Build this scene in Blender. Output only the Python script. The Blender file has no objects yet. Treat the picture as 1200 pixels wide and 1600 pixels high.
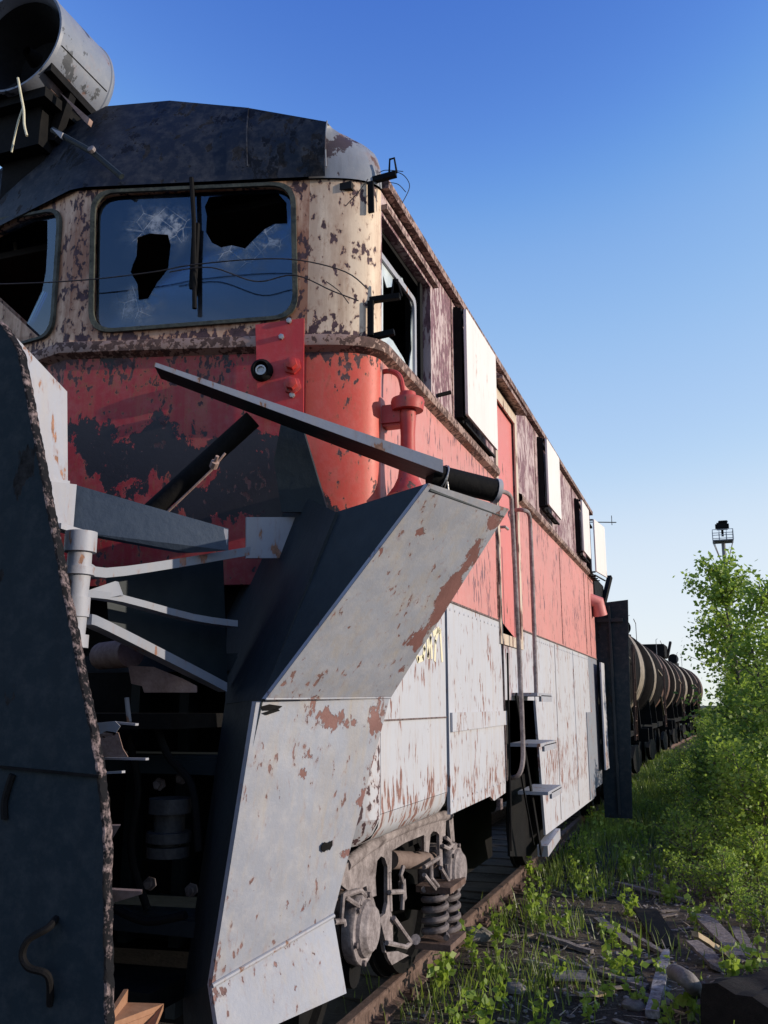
import bpy, bmesh, math, random
from mathutils import Vector, Matrix, noise as mnoise
from mathutils.geometry import tessellate_polygon
R = math.radians
random.seed(7)
SC = bpy.context.scene
COL = SC.collection

# ------------------------------------------------------------------ camera
F, CX, CY, VX, VY = 1400.0, 600.0, 800.0, 1110.0, 1100.0
pit = math.atan((VY - CY) / F)
psi = math.atan((VX - CX) / F * math.cos(pit))
CAM = Vector((2.95, -3.9, 1.85))
FW = Vector((-math.sin(psi) * math.cos(pit), math.cos(psi) * math.cos(pit), math.sin(pit)))
RT = Vector((math.cos(psi), math.sin(psi), 0))
UP = RT.cross(FW)
cd = bpy.data.cameras.new('camera')
cam = bpy.data.objects.new('camera', cd)
COL.objects.link(cam)
cam.matrix_world = Matrix.Translation(CAM) @ Matrix((RT, UP, -FW)).transposed().to_4x4()
cd.sensor_fit = 'VERTICAL'
cd.sensor_height = 24.0
cd.lens = F / 1600.0 * 24.0
cd.clip_start = 0.05
cd.clip_end = 3000
SC.camera = cam

# ------------------------------------------------------------------ sky, sun, exposure
SUN_EL, SUN_AZ = 12.5, 8.0          # azimuth measured from +X towards +Y
w = bpy.data.worlds.new('World')
SC.world = w
w.use_nodes = True
wn = w.node_tree
bg = wn.nodes['Background']
sky = wn.nodes.new('ShaderNodeTexSky')
sky.sky_type = 'NISHITA'
sky.sun_disc = False
sky.sun_elevation = R(SUN_EL)
sky.sun_rotation = R(90 - SUN_AZ)
sky.air_density = 1.0
sky.dust_density = 0.0
sky.ozone_density = 1.0
# the photograph's film-like blue: a per-channel tone curve on the sky itself
sc0 = wn.nodes.new('ShaderNodeVectorMath'); sc0.operation = 'SCALE'; sc0.inputs['Scale'].default_value = 0.1
crv = wn.nodes.new('ShaderNodeRGBCurve'); crv.mapping.extend = 'HORIZONTAL'; crv.mapping.use_clip = True
for ci, pts_ in enumerate((((0, 0), (.05, .035), (.07, .078), (.10, .25), (.15, .43), (.3, .74), (1, .78)), ((0, 0), (.08, .095), (.115, .205), (.16, .45), (.22, .60), (.4, .84), (1, .86)), ((0, 0), (.12, .40), (.18, .63), (.24, .82), (.4, .94), (1, .97)))):
    cv = crv.mapping.curves[ci]
    while len(cv.points) < len(pts_): cv.points.new(0.5, 0.5)
    for p_, (x_, y_) in zip(cv.points, pts_): p_.location = (x_, y_)
crv.mapping.update()
sc1 = wn.nodes.new('ShaderNodeVectorMath'); sc1.operation = 'SCALE'; sc1.inputs['Scale'].default_value = 10.0
wn.links.new(sky.outputs[0], sc0.inputs[0]); wn.links.new(sc0.outputs[0], crv.inputs['Color']); wn.links.new(crv.outputs[0], sc1.inputs[0]); wn.links.new(sc1.outputs[0], bg.inputs[0])
bg.inputs[1].default_value = 0.10
sl = bpy.data.lights.new('sun', 'SUN')
sl.energy = 4.6
sl.angle = R(0.5)
sl.color = (1.0, 0.88, 0.72)
so = bpy.data.objects.new('sun', sl)
COL.objects.link(so)
sd = Vector((math.cos(R(SUN_EL)) * math.cos(R(SUN_AZ)), math.cos(R(SUN_EL)) * math.sin(R(SUN_AZ)), math.sin(R(SUN_EL))))
so.rotation_euler = sd.to_track_quat('Z', 'Y').to_euler()
so.location = (20, 0, 15)
SC.view_settings.view_transform = 'Standard'
SC.view_settings.look = 'None'
SC.view_settings.gamma = 1.0
SC.view_settings.exposure = 0.0

# ------------------------------------------------------------------ measuring helpers: photo direction -> point on a real plane
def ray(x, y): return FW + RT * ((x - CX) / F) + UP * ((CY - y) / F)
def pX(x, y, X): d = ray(x, y); return CAM + d * ((X - CAM.x) / d.x)
def pY(x, y, Y): d = ray(x, y); return CAM + d * ((Y - CAM.y) / d.y)
def pZ(x, y, Z): d = ray(x, y); return CAM + d * ((Z - CAM.z) / d.z)
def pP(x, y, o, n): d = ray(x, y); return CAM + d * ((o - CAM).dot(n) / d.dot(n))

# ------------------------------------------------------------------ materials
class NT:
    def __init__(s, name):
        s.m = bpy.data.materials.new(name); s.m.use_nodes = True
        s.t = s.m.node_tree; s.n = s.t.nodes; s.b = s.n['Principled BSDF']
        s.tc = s.n.new('ShaderNodeTexCoord')
    def L(s, a, b): s.t.links.new(a, b)
    def val(s, sock, v):
        if isinstance(v, bpy.types.NodeSocket): s.L(v, sock)
        else: sock.default_value = v
    def math(s, op, a, b=0.0, c=None, clamp=False):
        n = s.n.new('ShaderNodeMath'); n.operation = op; n.use_clamp = clamp
        s.val(n.inputs[0], a); s.val(n.inputs[1], b)
        if c is not None: s.val(n.inputs[2], c)
        return n.outputs[0]
    def mapped(s, sc=(1, 1, 1), loc=(0, 0, 0), rot=(0, 0, 0)):
        n = s.n.new('ShaderNodeMapping'); s.L(s.tc.outputs['Object'], n.inputs[0])
        n.inputs['Scale'].default_value = sc; n.inputs['Location'].default_value = loc
        n.inputs['Rotation'].default_value = rot
        return n.outputs[0]
    def noise(s, vec, scale, detail=6, rough=0.6, dist=0.0):
        n = s.n.new('ShaderNodeTexNoise'); s.L(vec, n.inputs['Vector'])
        n.inputs['Scale'].default_value = scale; n.inputs['Detail'].default_value = detail
        n.inputs['Roughness'].default_value = rough; n.inputs['Distortion'].default_value = dist
        return n.outputs['Fac']
    def step(s, v, a, b):
        n = s.n.new('ShaderNodeMapRange'); n.clamp = True
        s.val(n.inputs[0], v); n.inputs[1].default_value = a; n.inputs[2].default_value = b
        n.inputs[3].default_value = 0; n.inputs[4].default_value = 1
        return n.outputs[0]
    def mix(s, f, a, b, mode='MIX'):
        n = s.n.new('ShaderNodeMix'); n.data_type = 'RGBA'; n.blend_type = mode
        s.val(n.inputs[0], f)
        for sock, v in ((n.inputs[6], a), (n.inputs[7], b)):
            if isinstance(v, tuple): sock.default_value = (*v, 1) if len(v) == 3 else v
            else: s.L(v, sock)
        return n.outputs[2]
    def sep(s):
        n = s.n.new('ShaderNodeSeparateXYZ'); s.L(s.tc.outputs['Object'], n.inputs[0]); return n.outputs
    def blob(s, c, r):
        n = s.n.new('ShaderNodeVectorMath'); n.operation = 'DISTANCE'
        s.L(s.tc.outputs['Object'], n.inputs[0]); n.inputs[1].default_value = c
        return s.step(n.outputs['Value'], r, 0.0)
    def bump(s, h, strength, dist=0.01):
        n = s.n.new('ShaderNodeBump'); s.L(h, n.inputs['Height'])
        n.inputs['Strength'].default_value = strength; n.inputs['Distance'].default_value = dist
        s.L(n.outputs[0], s.b.inputs['Normal'])
    def out(s, col, rough=0.6, metal=0.0, spec=0.5):
        if isinstance(col, tuple): s.b.inputs['Base Color'].default_value = (*col, 1)
        else: s.L(col, s.b.inputs['Base Color'])
        s.val(s.b.inputs['Roughness'], rough); s.val(s.b.inputs['Metallic'], metal)
        s.b.inputs['Specular IOR Level'].default_value = spec
        return s.m

def paint(name, base, chip=0.62, chipcol=(0.06, 0.03, 0.025), chipscale=9.0, stretch=0.35, patch=0.66,
          patchcol=(0.22, 0.085, 0.06), patchscale=2.2, streak=0.25, streakcol=(0.30, 0.16, 0.08), rough=0.5,
          zones=None, blobs=(), pblobs=(), edge=0.012, var=0.12, zchip=None, zst=None, rblobs=(), bleed=0.35, bleedcol=(0.22, 0.10, 0.06), spec=0.5, bumpiness=0.35):
    """old paint: slow colour drift, rust runs, large patches worn to primer, small flaked chips"""
    s = NT(name)
    o = s.mapped()
    if zones:                                     # [(z_low, colour), ...] painted bands
        z = s.sep()[2]; col = zones[0][1]
        zz = s.math('ADD', z, s.math('MULTIPLY', s.noise(o, 3, 2), 0.012))
        for zl, c in zones[1:]:
            col = s.mix(s.step(zz, zl - 0.004, zl + 0.004), col, c)
    else: col = base
    drift = s.noise(o, 1.3, 5, 0.65)
    dk = s.step(drift, 0.30, 0.72)
    col = s.mix(s.math('MULTIPLY', dk, var), col, (0.12, 0.10, 0.10))
    mottle = s.noise(o, 14, 6, 0.7)
    col = s.mix(s.math('MULTIPLY', s.step(mottle, 0.45, 0.75), var * 0.9), col, (0.55, 0.50, 0.47))
    st = s.noise(s.mapped((11, 11, 0.55)), 1.0, 6, 0.65)
    st2 = s.noise(s.mapped((34, 34, 1.6), (3, 1, 2)), 1.0, 4, 0.6)
    stf = s.math('MULTIPLY', s.math('ADD', s.step(st, 0.50, 0.72), s.math('MULTIPLY', s.step(st2, 0.52, 0.75), 0.6)), streak, clamp=True)
    if zst:
        rb = 0.0
        for c, r, a in rblobs: rb = s.math('ADD', rb, s.math('MULTIPLY', s.blob(c, r), a))
        z = s.sep()[2]; fine = s.noise(s.mapped((1, 1, 0.4), (4, 4, 1)), 16, 8, 0.7)
        sf_ = s.math('MULTIPLY', s.step(s.math('ADD', s.math('MULTIPLY', st, 0.6), s.math('ADD', s.math('MULTIPLY', fine, 0.4), rb)), 0.45, 0.60), s.math('MULTIPLY', s.step(z, zst[0], zst[0] + 0.1), zst[1]))
        col = s.mix(sf_, col, zst[2])
    col = s.mix(stf, col, streakcol)
    # patches
    pn = s.noise(s.mapped((1, 1, 0.75), (5, 2, 1)), patchscale, 10, 0.62, 0.3)
    for c, r, a in pblobs: pn = s.math('ADD', pn, s.math('MULTIPLY', s.blob(c, r), a))
    pn = s.math('ADD', pn, s.math('MULTIPLY', s.math('SUBTRACT', s.noise(s.mapped((1, 1, 0.6)), 38, 6, 0.75), 0.5), 0.30))
    pf = s.step(pn, patch, patch + edge * 1.5)
    pc = s.mix(s.noise(o, 18, 6, 0.7), patchcol, tuple(x * 0.45 for x in patchcol))
    col = s.mix(pf, col, pc)
    # chips
    cn = s.noise(s.mapped((1, 1, stretch), (2, 7, 3)), chipscale, 8, 0.55, 0.15)
    big = s.noise(s.mapped((1, 1, 0.6), (9, 4, 6)), chipscale * 0.16, 4, 0.6)
    cn = s.math('ADD', s.math('MULTIPLY', cn, 0.64), s.math('MULTIPLY', big, 0.44))
    if zchip:
        z = s.sep()[2]
        for za, zb, a in zchip:
            band = s.math('MULTIPLY', s.step(z, za - 0.06, za + 0.06), s.step(z, zb + 0.06, zb - 0.06))
            cn = s.math('ADD', cn, s.math('MULTIPLY', band, a))
    for c, r, a in blobs: cn = s.math('ADD', cn, s.math('MULTIPLY', s.blob(c, r), a))
    # rust bleeding out round the chips and running down below them
    dn = s.noise(s.mapped((1, 1, stretch * 0.45), (2, 7, 3 + 0.05 * stretch * 0.45)), chipscale, 6, 0.55, 0.1)
    run = s.math('MULTIPLY', s.step(dn, 0.54, 0.66), s.step(cn, chip - 0.11, chip - 0.02))
    halo = s.math('MAXIMUM', s.step(cn, chip - 0.045, chip + 0.01), s.math('MULTIPLY', run, 0.8))
    col = s.mix(s.math('MULTIPLY', s.math('MULTIPLY', halo, bleed), s.math('SUBTRACT', 1.0, pf)), col, bleedcol)
    cf = s.step(cn, chip, chip + edge)
    cc = s.mix(s.step(s.noise(o, 26, 5, 0.7), 0.35, 0.7), chipcol, tuple(min(1, x * 2.4 + 0.015) for x in chipcol))
    col = s.mix(cf, col, cc)
    hgt = s.math('ADD', s.math('MULTIPLY', s.math('ADD', cf, pf), -0.35), s.math('MULTIPLY', s.noise(o, 60, 4, 0.7), 0.18))
    hgt = s.math('ADD', hgt, s.math('MULTIPLY', s.noise(o, 2.6, 3, 0.5), 0.9))
    s.bump(hgt, bumpiness, 0.012)
    rg = s.math('ADD', s.math('MULTIPLY', cf, 0.25), s.math('ADD', rough, s.math('MULTIPLY', mottle, 0.2)), clamp=True)
    return s.out(col, rg, 0.0, spec)

def plain(name, c1, c2, scale=8, rough=0.7, metal=0.0, bump=0.3, stretch=(1, 1, 1), spec=0.25, lo=0.35, hi=0.68):
    s = NT(name); v = s.mapped(stretch)
    n = s.noise(v, scale, 8, 0.65); n2 = s.noise(v, scale * 5.3, 5, 0.6)
    k = s.step(s.math('ADD', s.math('MULTIPLY', n, 0.7), s.math('MULTIPLY', n2, 0.3)), lo, hi)
    s.bump(s.math('ADD', n2, n), bump, 0.01)
    return s.out(s.mix(k, c1, c2), rough, metal, spec)

GREY = (0.40, 0.41, 0.45); RED = (0.50, 0.050, 0.040); CREAM = (0.66, 0.42, 0.28); MAUVE = (0.36, 0.27, 0.26)
M = {}
GREYS = (0.42, 0.43, 0.48)
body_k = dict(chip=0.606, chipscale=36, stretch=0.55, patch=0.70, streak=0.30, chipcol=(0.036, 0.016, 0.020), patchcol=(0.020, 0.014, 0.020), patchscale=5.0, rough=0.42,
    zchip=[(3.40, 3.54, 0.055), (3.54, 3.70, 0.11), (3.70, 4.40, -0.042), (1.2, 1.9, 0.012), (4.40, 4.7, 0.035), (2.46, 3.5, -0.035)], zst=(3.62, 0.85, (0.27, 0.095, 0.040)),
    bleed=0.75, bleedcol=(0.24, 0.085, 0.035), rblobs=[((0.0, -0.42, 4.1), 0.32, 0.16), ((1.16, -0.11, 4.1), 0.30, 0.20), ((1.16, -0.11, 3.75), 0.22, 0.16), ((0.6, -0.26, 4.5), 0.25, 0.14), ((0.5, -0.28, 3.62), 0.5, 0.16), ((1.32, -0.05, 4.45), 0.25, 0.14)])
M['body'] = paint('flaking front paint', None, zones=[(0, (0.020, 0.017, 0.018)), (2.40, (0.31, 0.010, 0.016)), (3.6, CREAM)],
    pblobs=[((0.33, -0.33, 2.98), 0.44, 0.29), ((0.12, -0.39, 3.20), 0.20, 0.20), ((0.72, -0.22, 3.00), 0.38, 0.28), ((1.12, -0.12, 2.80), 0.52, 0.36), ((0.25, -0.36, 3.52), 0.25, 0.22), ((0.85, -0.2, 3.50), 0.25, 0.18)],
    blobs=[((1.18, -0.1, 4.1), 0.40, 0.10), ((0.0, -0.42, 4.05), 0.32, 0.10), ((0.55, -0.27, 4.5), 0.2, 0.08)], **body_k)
M['corner'] = paint('flaking corner paint', None, zones=[(0, GREYS), (2.46, (0.56, 0.060, 0.035)), (3.6, (0.74, 0.58, 0.43))],
    pblobs=[((1.20, -0.10, 2.75), 0.26, 0.30), ((1.40, 0.0, 3.35), 0.16, 0.16)], blobs=[((1.24, -0.1, 4.1), 0.45, 0.07)], **{**body_k, 'zst': (3.62, 0.42, (0.24, 0.10, 0.05)), 'bleed': 0.5})
M['side'] = paint('flaking side paint', None, chip=0.612, chipscale=30, stretch=0.26, patch=0.72, zones=[(0, GREYS), (2.46, (0.55, 0.205, 0.190)), (3.6, (0.48, 0.37, 0.375))],
    streak=0.30, streakcol=(0.42, 0.25, 0.22), chipcol=(0.10, 0.050, 0.062), patchcol=(0.19, 0.11, 0.115), patchscale=5.0,
    zchip=[(3.62, 5.0, 0.080), (3.52, 3.62, 0.04), (2.46, 3.4, -0.010)], var=0.20)
M['skirt'] = paint('flaking grey skirt paint', GREYS, chip=0.636, chipscale=28, stretch=0.30, patch=0.69, patchcol=(0.26, 0.14, 0.11),
    streak=0.34, streakcol=(0.38, 0.27, 0.19), chipcol=(0.12, 0.06, 0.05), zchip=[(1.0, 1.5, 0.055)], patchscale=6)
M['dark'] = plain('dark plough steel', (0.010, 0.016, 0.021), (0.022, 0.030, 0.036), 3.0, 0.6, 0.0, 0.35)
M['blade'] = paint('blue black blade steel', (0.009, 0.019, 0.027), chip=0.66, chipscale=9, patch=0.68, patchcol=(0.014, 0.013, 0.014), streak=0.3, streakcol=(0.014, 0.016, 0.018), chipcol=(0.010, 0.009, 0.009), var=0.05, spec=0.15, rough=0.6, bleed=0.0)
M['pale'] = paint('pale grey plough paint', (0.30, 0.31, 0.36), chip=0.645, chipscale=30, patch=0.70, patchcol=(0.30, 0.17, 0.10), streak=0.2, streakcol=(0.4, 0.28, 0.14), chipcol=(0.16, 0.08, 0.05))
M['paleblue'] = paint('bluish grey beam paint', (0.19, 0.21, 0.26), chip=0.65, chipscale=30, patch=0.71, patchcol=(0.30, 0.17, 0.10), streak=0.2, streakcol=(0.3, 0.2, 0.12), chipcol=(0.14, 0.07, 0.05))
M['rust'] = plain('flaked rust edge', (0.006, 0.005, 0.007), (0.30, 0.22, 0.21), 22, 0.9, 0, 0.9)
M['rustpink'] = plain('dusty rusted gusset', (0.18, 0.11, 0.09), (0.36, 0.25, 0.22), 14, 0.85)
M['roof'] = paint('blackened roof paint', (0.006, 0.011, 0.021), chip=0.60, chipscale=14, stretch=0.6, patch=0.58, patchcol=(0.006, 0.006, 0.008), patchscale=5,
    streak=0.35, streakcol=(0.018, 0.019, 0.028), chipcol=(0.008, 0.007, 0.008), rough=0.5, var=0.1, spec=0.2, bleed=0.0)
M['roofcorner'] = paint('faded grey roof corner', (0.20, 0.215, 0.25), chip=0.60, chipscale=8, patch=0.57, patchcol=(0.07, 0.045, 0.045), patchscale=6, streak=0.4, streakcol=(0.06, 0.05, 0.05), rough=0.42)
M['door'] = paint('red door paint', (0.58, 0.16, 0.15), chip=0.66, chipscale=12, patch=0.80, streak=0.15, streakcol=(0.45, 0.2, 0.2), rough=0.45, pblobs=[((1.5, 3.25, 3.75), 0.28, 0.0)])
M['frame'] = paint('cream door frame paint', (0.55, 0.45, 0.36), chip=0.58, chipscale=12, chipcol=(0.09, 0.05, 0.04), streak=0.3)
M['white'] = paint('white shutter board', (0.70, 0.66, 0.65), chip=0.70, chipscale=24, patch=0.9, streak=0.18, streakcol=(0.42, 0.34, 0.30), chipcol=(0.3, 0.22, 0.2), bumpiness=0.15)
M['redplate'] = paint('fresh red plate paint', (0.48, 0.022, 0.025), chip=0.67, chipscale=12, patch=0.75, streak=0.1, rough=0.5)
M['redpipe'] = paint('red horn paint', (0.42, 0.022, 0.018), chip=0.625, chipscale=40, patch=0.8, streak=0.25, rough=0.45)
M['brownpaint'] = paint('brown peeled moulding', (0.30, 0.19, 0.16), chip=0.530, chipscale=34, stretch=1.0, chipcol=(0.05, 0.025, 0.02), patch=0.62, patchcol=(0.20, 0.09, 0.06), streak=0.3)
M['black'] = plain('sooty black iron', (0.004, 0.004, 0.005), (0.011, 0.010, 0.010), 9, 0.8, spec=0.12)
M['void'] = plain('dark cab interior', (0.010, 0.010, 0.011), (0.022, 0.020, 0.020), 3, 0.9)
M['rubber'] = plain('aged grey green window rubber', (0.020, 0.022, 0.020), (0.10, 0.105, 0.085), 14, 0.7)
M['steel'] = plain('worn bare steel', (0.30, 0.29, 0.29), (0.45, 0.43, 0.42), 12, 0.4, 0.6)
M['bogie'] = plain('dusty mauve bogie paint', (0.085, 0.068, 0.07), (0.36, 0.315, 0.325), 9, 0.75, 0, 0.5)
M['spring'] = plain('dusty spring steel', (0.06, 0.048, 0.05), (0.22, 0.185, 0.19), 12, 0.6)
M['rail'] = plain('rusty rail steel', (0.060, 0.036, 0.030), (0.19, 0.125, 0.105), 9, 0.8, 0, 0.5)
M['sleeper'] = plain('old sleeper timber', (0.030, 0.022, 0.018), (0.09, 0.07, 0.055), 10, 0.9, 0, 0.6, (0.3, 3, 3))
M['lampdrum'] = paint('galvanised lamp drum', (0.17, 0.19, 0.24), chip=0.66, chipscale=10, patch=0.585, patchcol=(0.07, 0.075, 0.09), patchscale=6, streak=0.15, streakcol=(0.25, 0.23, 0.22), rough=0.38, stretch=1.0)
M['cable'] = plain('pale stripped cable', (0.50, 0.46, 0.32), (0.62, 0.58, 0.45), 20, 0.6)
M['wire'] = plain('thin dark wire', (0.02, 0.02, 0.02), (0.05, 0.04, 0.04), 20, 0.6)
M['yellow'] = plain('faded yellow numerals', (0.70, 0.62, 0.40), (0.62, 0.58, 0.48), 14, 0.6)
M['tank'] = plain('oil blackened tank', (0.004, 0.004, 0.005), (0.014, 0.012, 0.012), 1.6, 0.9, spec=0.04)
M['tanktan'] = plain('tan tank band', (0.07, 0.05, 0.04), (0.36, 0.30, 0.24), 3, 0.6)
M['tankrust'] = plain('brown tank band', (0.05, 0.028, 0.022), (0.20, 0.11, 0.085), 3, 0.6)
M['mast'] = plain('grey mast steel', (0.16, 0.16, 0.17), (0.24, 0.24, 0.25), 3, 0.6)
M['mastrail'] = plain('light mast railing', (0.35, 0.35, 0.36), (0.5, 0.5, 0.5), 3, 0.6)
M['wood'] = plain('grey weathered plank', (0.075, 0.060, 0.057), (0.32, 0.27, 0.25), 5, 0.85, 0, 0.6, (6, 6, 6))
M['woodpale'] = plain('pale splintered wood', (0.30, 0.22, 0.14), (0.50, 0.40, 0.28), 6, 0.8, 0, 0.6)
M['woodwhite'] = plain('whitish barked slat', (0.05, 0.045, 0.05), (0.46, 0.44, 0.46), 11, 0.8, 0, 0.6)
M['stone'] = plain('dusty stone', (0.10, 0.09, 0.085), (0.26, 0.235, 0.225), 9, 0.9, 0, 0.6)
M['blackwood'] = plain('blackened timber', (0.006, 0.005, 0.005), (0.022, 0.018, 0.016), 6, 0.9, 0, 0.7, (1, 4, 4))
M['bark'] = plain('young grey bark', (0.07, 0.055, 0.045), (0.17, 0.15, 0.13), 14, 0.9)

def leafmat(name, c1, c2, trans=0.45, tcol=(0.34, 0.46, 0.06)):
    s = NT(name)
    n = s.n.new('ShaderNodeObjectInfo')
    g = s.n.new('ShaderNodeNewGeometry')
    k = s.noise(s.mapped(), 1.6, 4, 0.6)
    kk = s.math('ADD', s.math('MULTIPLY', g.outputs['Random Per Island'], 0.6), s.math('MULTIPLY', k, 0.5), clamp=True)
    col = s.mix(kk, c1, c2)
    s.out(col, 0.45, 0, 0.5)
    t = s.n.new('ShaderNodeBsdfTranslucent'); s.L(s.mix(0.5, col, tcol), t.inputs[0])
    m = s.n.new('ShaderNodeMixShader'); m.inputs[0].default_value = trans
    s.L(s.b.outputs[0], m.inputs[1]); s.L(t.outputs[0], m.inputs[2])
    s.L(m.outputs[0], s.n['Material Output'].inputs['Surface'])
    return s.m
M['leaf'] = leafmat('birch leaves', (0.11, 0.22, 0.028), (0.36, 0.46, 0.085), 0.58)
M['weed'] = leafmat('weed leaves', (0.14, 0.24, 0.03), (0.36, 0.46, 0.07), 0.5)
M['grass'] = leafmat('grass blades', (0.055, 0.11, 0.018), (0.20, 0.24, 0.055), 0.45)

def glassmat(name, tint, dirt, lo, hi, blobs=(), z0=None):
    s = NT(name)
    n = s.noise(s.mapped((1, 1, 0.7)), 3.0, 8, 0.65)
    f = s.step(n, lo, hi)
    vo = s.n.new('ShaderNodeTexVoronoi'); vo.feature = 'DISTANCE_TO_EDGE'
    s.L(s.mapped((1, 1, 1)), vo.inputs['Vector']); vo.inputs['Scale'].default_value = 9
    crack = s.step(vo.outputs['Distance'], 0.02, 0.0)
    cr = 0.0
    for c, r, a in blobs:
        bb = s.blob(c, r)
        f = s.math('ADD', f, s.math('MULTIPLY', s.math('MULTIPLY', bb, a), s.step(s.noise(s.mapped(), 11, 6, 0.7), 0.40, 0.68)), clamp=True)
        f = s.math('ADD', f, s.math('MULTIPLY', s.math('MULTIPLY', s.step(bb, 0.15, 0.6), crack), 0.55), clamp=True)
    if z0 is not None:
        f = s.math('ADD', f, s.math('MULTIPLY', s.step(s.sep()[2], z0 + 0.22, z0), 0.30), clamp=True)
    s.out(s.mix(f, tint, dirt), s.math('ADD', s.math('MULTIPLY', f, 0.5), 0.03), 0.0, 0.5)
    s.b.inputs['IOR'].default_value = 1.75
    tr = s.n.new('ShaderNodeBsdfTransparent'); tr.inputs[0].default_value = (0.5, 0.56, 0.6, 1)
    m = s.n.new('ShaderNodeMixShader'); s.L(s.step(f, -0.06, 0.8), m.inputs[0])
    gl = s.n.new('ShaderNodeBsdfGlossy'); gl.inputs['Roughness'].default_value = 0.03; gl.inputs['Color'].default_value = (0.55, 0.72, 1.0, 1)
    fr = s.n.new('ShaderNodeFresnel'); fr.inputs['IOR'].default_value = 1.9
    m2 = s.n.new('ShaderNodeMixShader'); s.L(fr.outputs[0], m2.inputs[0])
    s.L(tr.outputs[0], m2.inputs[1]); s.L(gl.outputs[0], m2.inputs[2])
    s.L(m2.outputs[0], m.inputs[1]); s.L(s.b.outputs[0], m.inputs[2])
    s.L(m.outputs[0], s.n['Material Output'].inputs['Surface'])
    return s.m

# ------------------------------------------------------------------ mesh helpers
class MB:
    def __init__(s): s.bm = bmesh.new()
    def plate(s, loops, n):
        """flat polygon (first loop) with holes, given thickness along vector n"""
        n = Vector(n); loops = [[Vector(p) for p in l] for l in loops]
        tri = tessellate_polygon(loops)
        flat = [p for l in loops for p in l]
        a = [s.bm.verts.new(p) for p in flat]; b = [s.bm.verts.new(p + n) for p in flat]
        for t in tri:
            for vs in ((a[t[0]], a[t[1]], a[t[2]]), (b[t[2]], b[t[1]], b[t[0]])):
                try: s.bm.faces.new(vs)
                except ValueError: pass
        k = 0
        for l in loops:
            m = len(l)
            for i in range(m):
                j = (i + 1) % m
                s.bm.faces.new((a[k + i], a[k + j], b[k + j], b[k + i]))
            k += m
        return s
    def box(s, c, size, rot=None, bev=0.0):
        c = Vector(c); h = Vector(size) / 2
        vs = []
        for x in (-1, 1):
            for y in (-1, 1):
                for z in (-1, 1):
                    p = Vector((x * h.x, y * h.y, z * h.z))
                    if rot is not None: p = rot @ p
                    vs.append(s.bm.verts.new(c + p))
        fs = [s.bm.faces.new([vs[i] for i in q]) for q in ((0, 1, 3, 2), (4, 6, 7, 5), (0, 4, 5, 1), (2, 3, 7, 6), (0, 2, 6, 4), (1, 5, 7, 3))]
        if bev:
            es = list({e for f in fs for e in f.edges})
            bmesh.ops.bevel(s.bm, geom=es, offset=bev, segments=2, affect='EDGES')
        return s
    def beam(s, p, q, w_, h_, up=(0, 0, 1), bev=0.0):
        p, q = Vector(p), Vector(q); d = (q - p); L = d.length; d.normalize()
        sd_ = d.cross(Vector(up)).normalized(); u = sd_.cross(d)
        rot = Matrix((d, sd_, u)).transposed()
        return s.box((p + q) / 2, (L, w_, h_), rot, bev)
    def tube(s, pts, r, seg=10, caps=True):
        pts = [Vector(p) for p in pts]; rings = []
        rs = r if isinstance(r, (list, tuple)) else [r] * len(pts)
        t0 = (pts[1] - pts[0]).normalized()
        u = t0.orthogonal().normalized()
        for i, p in enumerate(pts):
            if i == 0: t = t0
            elif i == len(pts) - 1: t = (pts[i] - pts[i - 1]).normalized()
            else: t = ((pts[i + 1] - pts[i]).normalized() + (pts[i] - pts[i - 1]).normalized()).normalized()
            u = (u - t * u.dot(t)).normalized(); v = t.cross(u)
            rings.append([s.bm.verts.new(p + (u * math.cos(a) + v * math.sin(a)) * rs[i]) for a in (2 * math.pi * k / seg for k in range(seg))])
        for a, b in zip(rings, rings[1:]):
            for k in range(seg):
                s.bm.faces.new((a[k], a[(k + 1) % seg], b[(k + 1) % seg], b[k]))
        if caps:
            s.bm.faces.new(rings[0][::-1]); s.bm.faces.new(rings[-1])
        return s
    def lathe(s, c, axis, prof, seg=28, closed=True):
        """prof: [(along, radius)]"""
        c = Vector(c); ax = Vector(axis).normalized()
        u = ax.orthogonal().normalized(); v = ax.cross(u); rings = []
        for a, r in prof:
            rings.append([s.bm.verts.new(c + ax * a + (u * math.cos(t) + v * math.sin(t)) * max(r, 1e-4)) for t in (2 * math.pi * k / seg for k in range(seg))])
        for a, b in zip(rings, rings[1:]):
            for k in range(seg):
                s.bm.faces.new((a[k], a[(k + 1) % seg], b[(k + 1) % seg], b[k]))
        if closed:
            s.bm.faces.new(rings[0][::-1]); s.bm.faces.new(rings[-1])
        return s
    def grid(s, rows):
        g = [[s.bm.verts.new(p) for p in r] for r in rows]
        for a, b in zip(g, g[1:]):
            for i in range(len(a) - 1): s.bm.faces.new((a[i], a[i + 1], b[i + 1], b[i]))
        return s
    def quad(s, *p): s.bm.faces.new([s.bm.verts.new(x) for x in p]); return s
    def build(s, name, mat, parent=None, smooth=35, recalc=True):
        if recalc: bmesh.ops.recalc_face_normals(s.bm, faces=s.bm.faces)
        me = bpy.data.meshes.new(name); s.bm.to_mesh(me); s.bm.free()
        if smooth:
            me.polygons.foreach_set('use_smooth', [True] * len(me.polygons)); me.set_sharp_from_angle(angle=R(smooth))
        for m_ in (mat if isinstance(mat, (list, tuple)) else [mat]): me.materials.append(m_)
        o = bpy.data.objects.new(name, me); COL.objects.link(o)
        if parent: o.parent = parent
        return o

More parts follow.
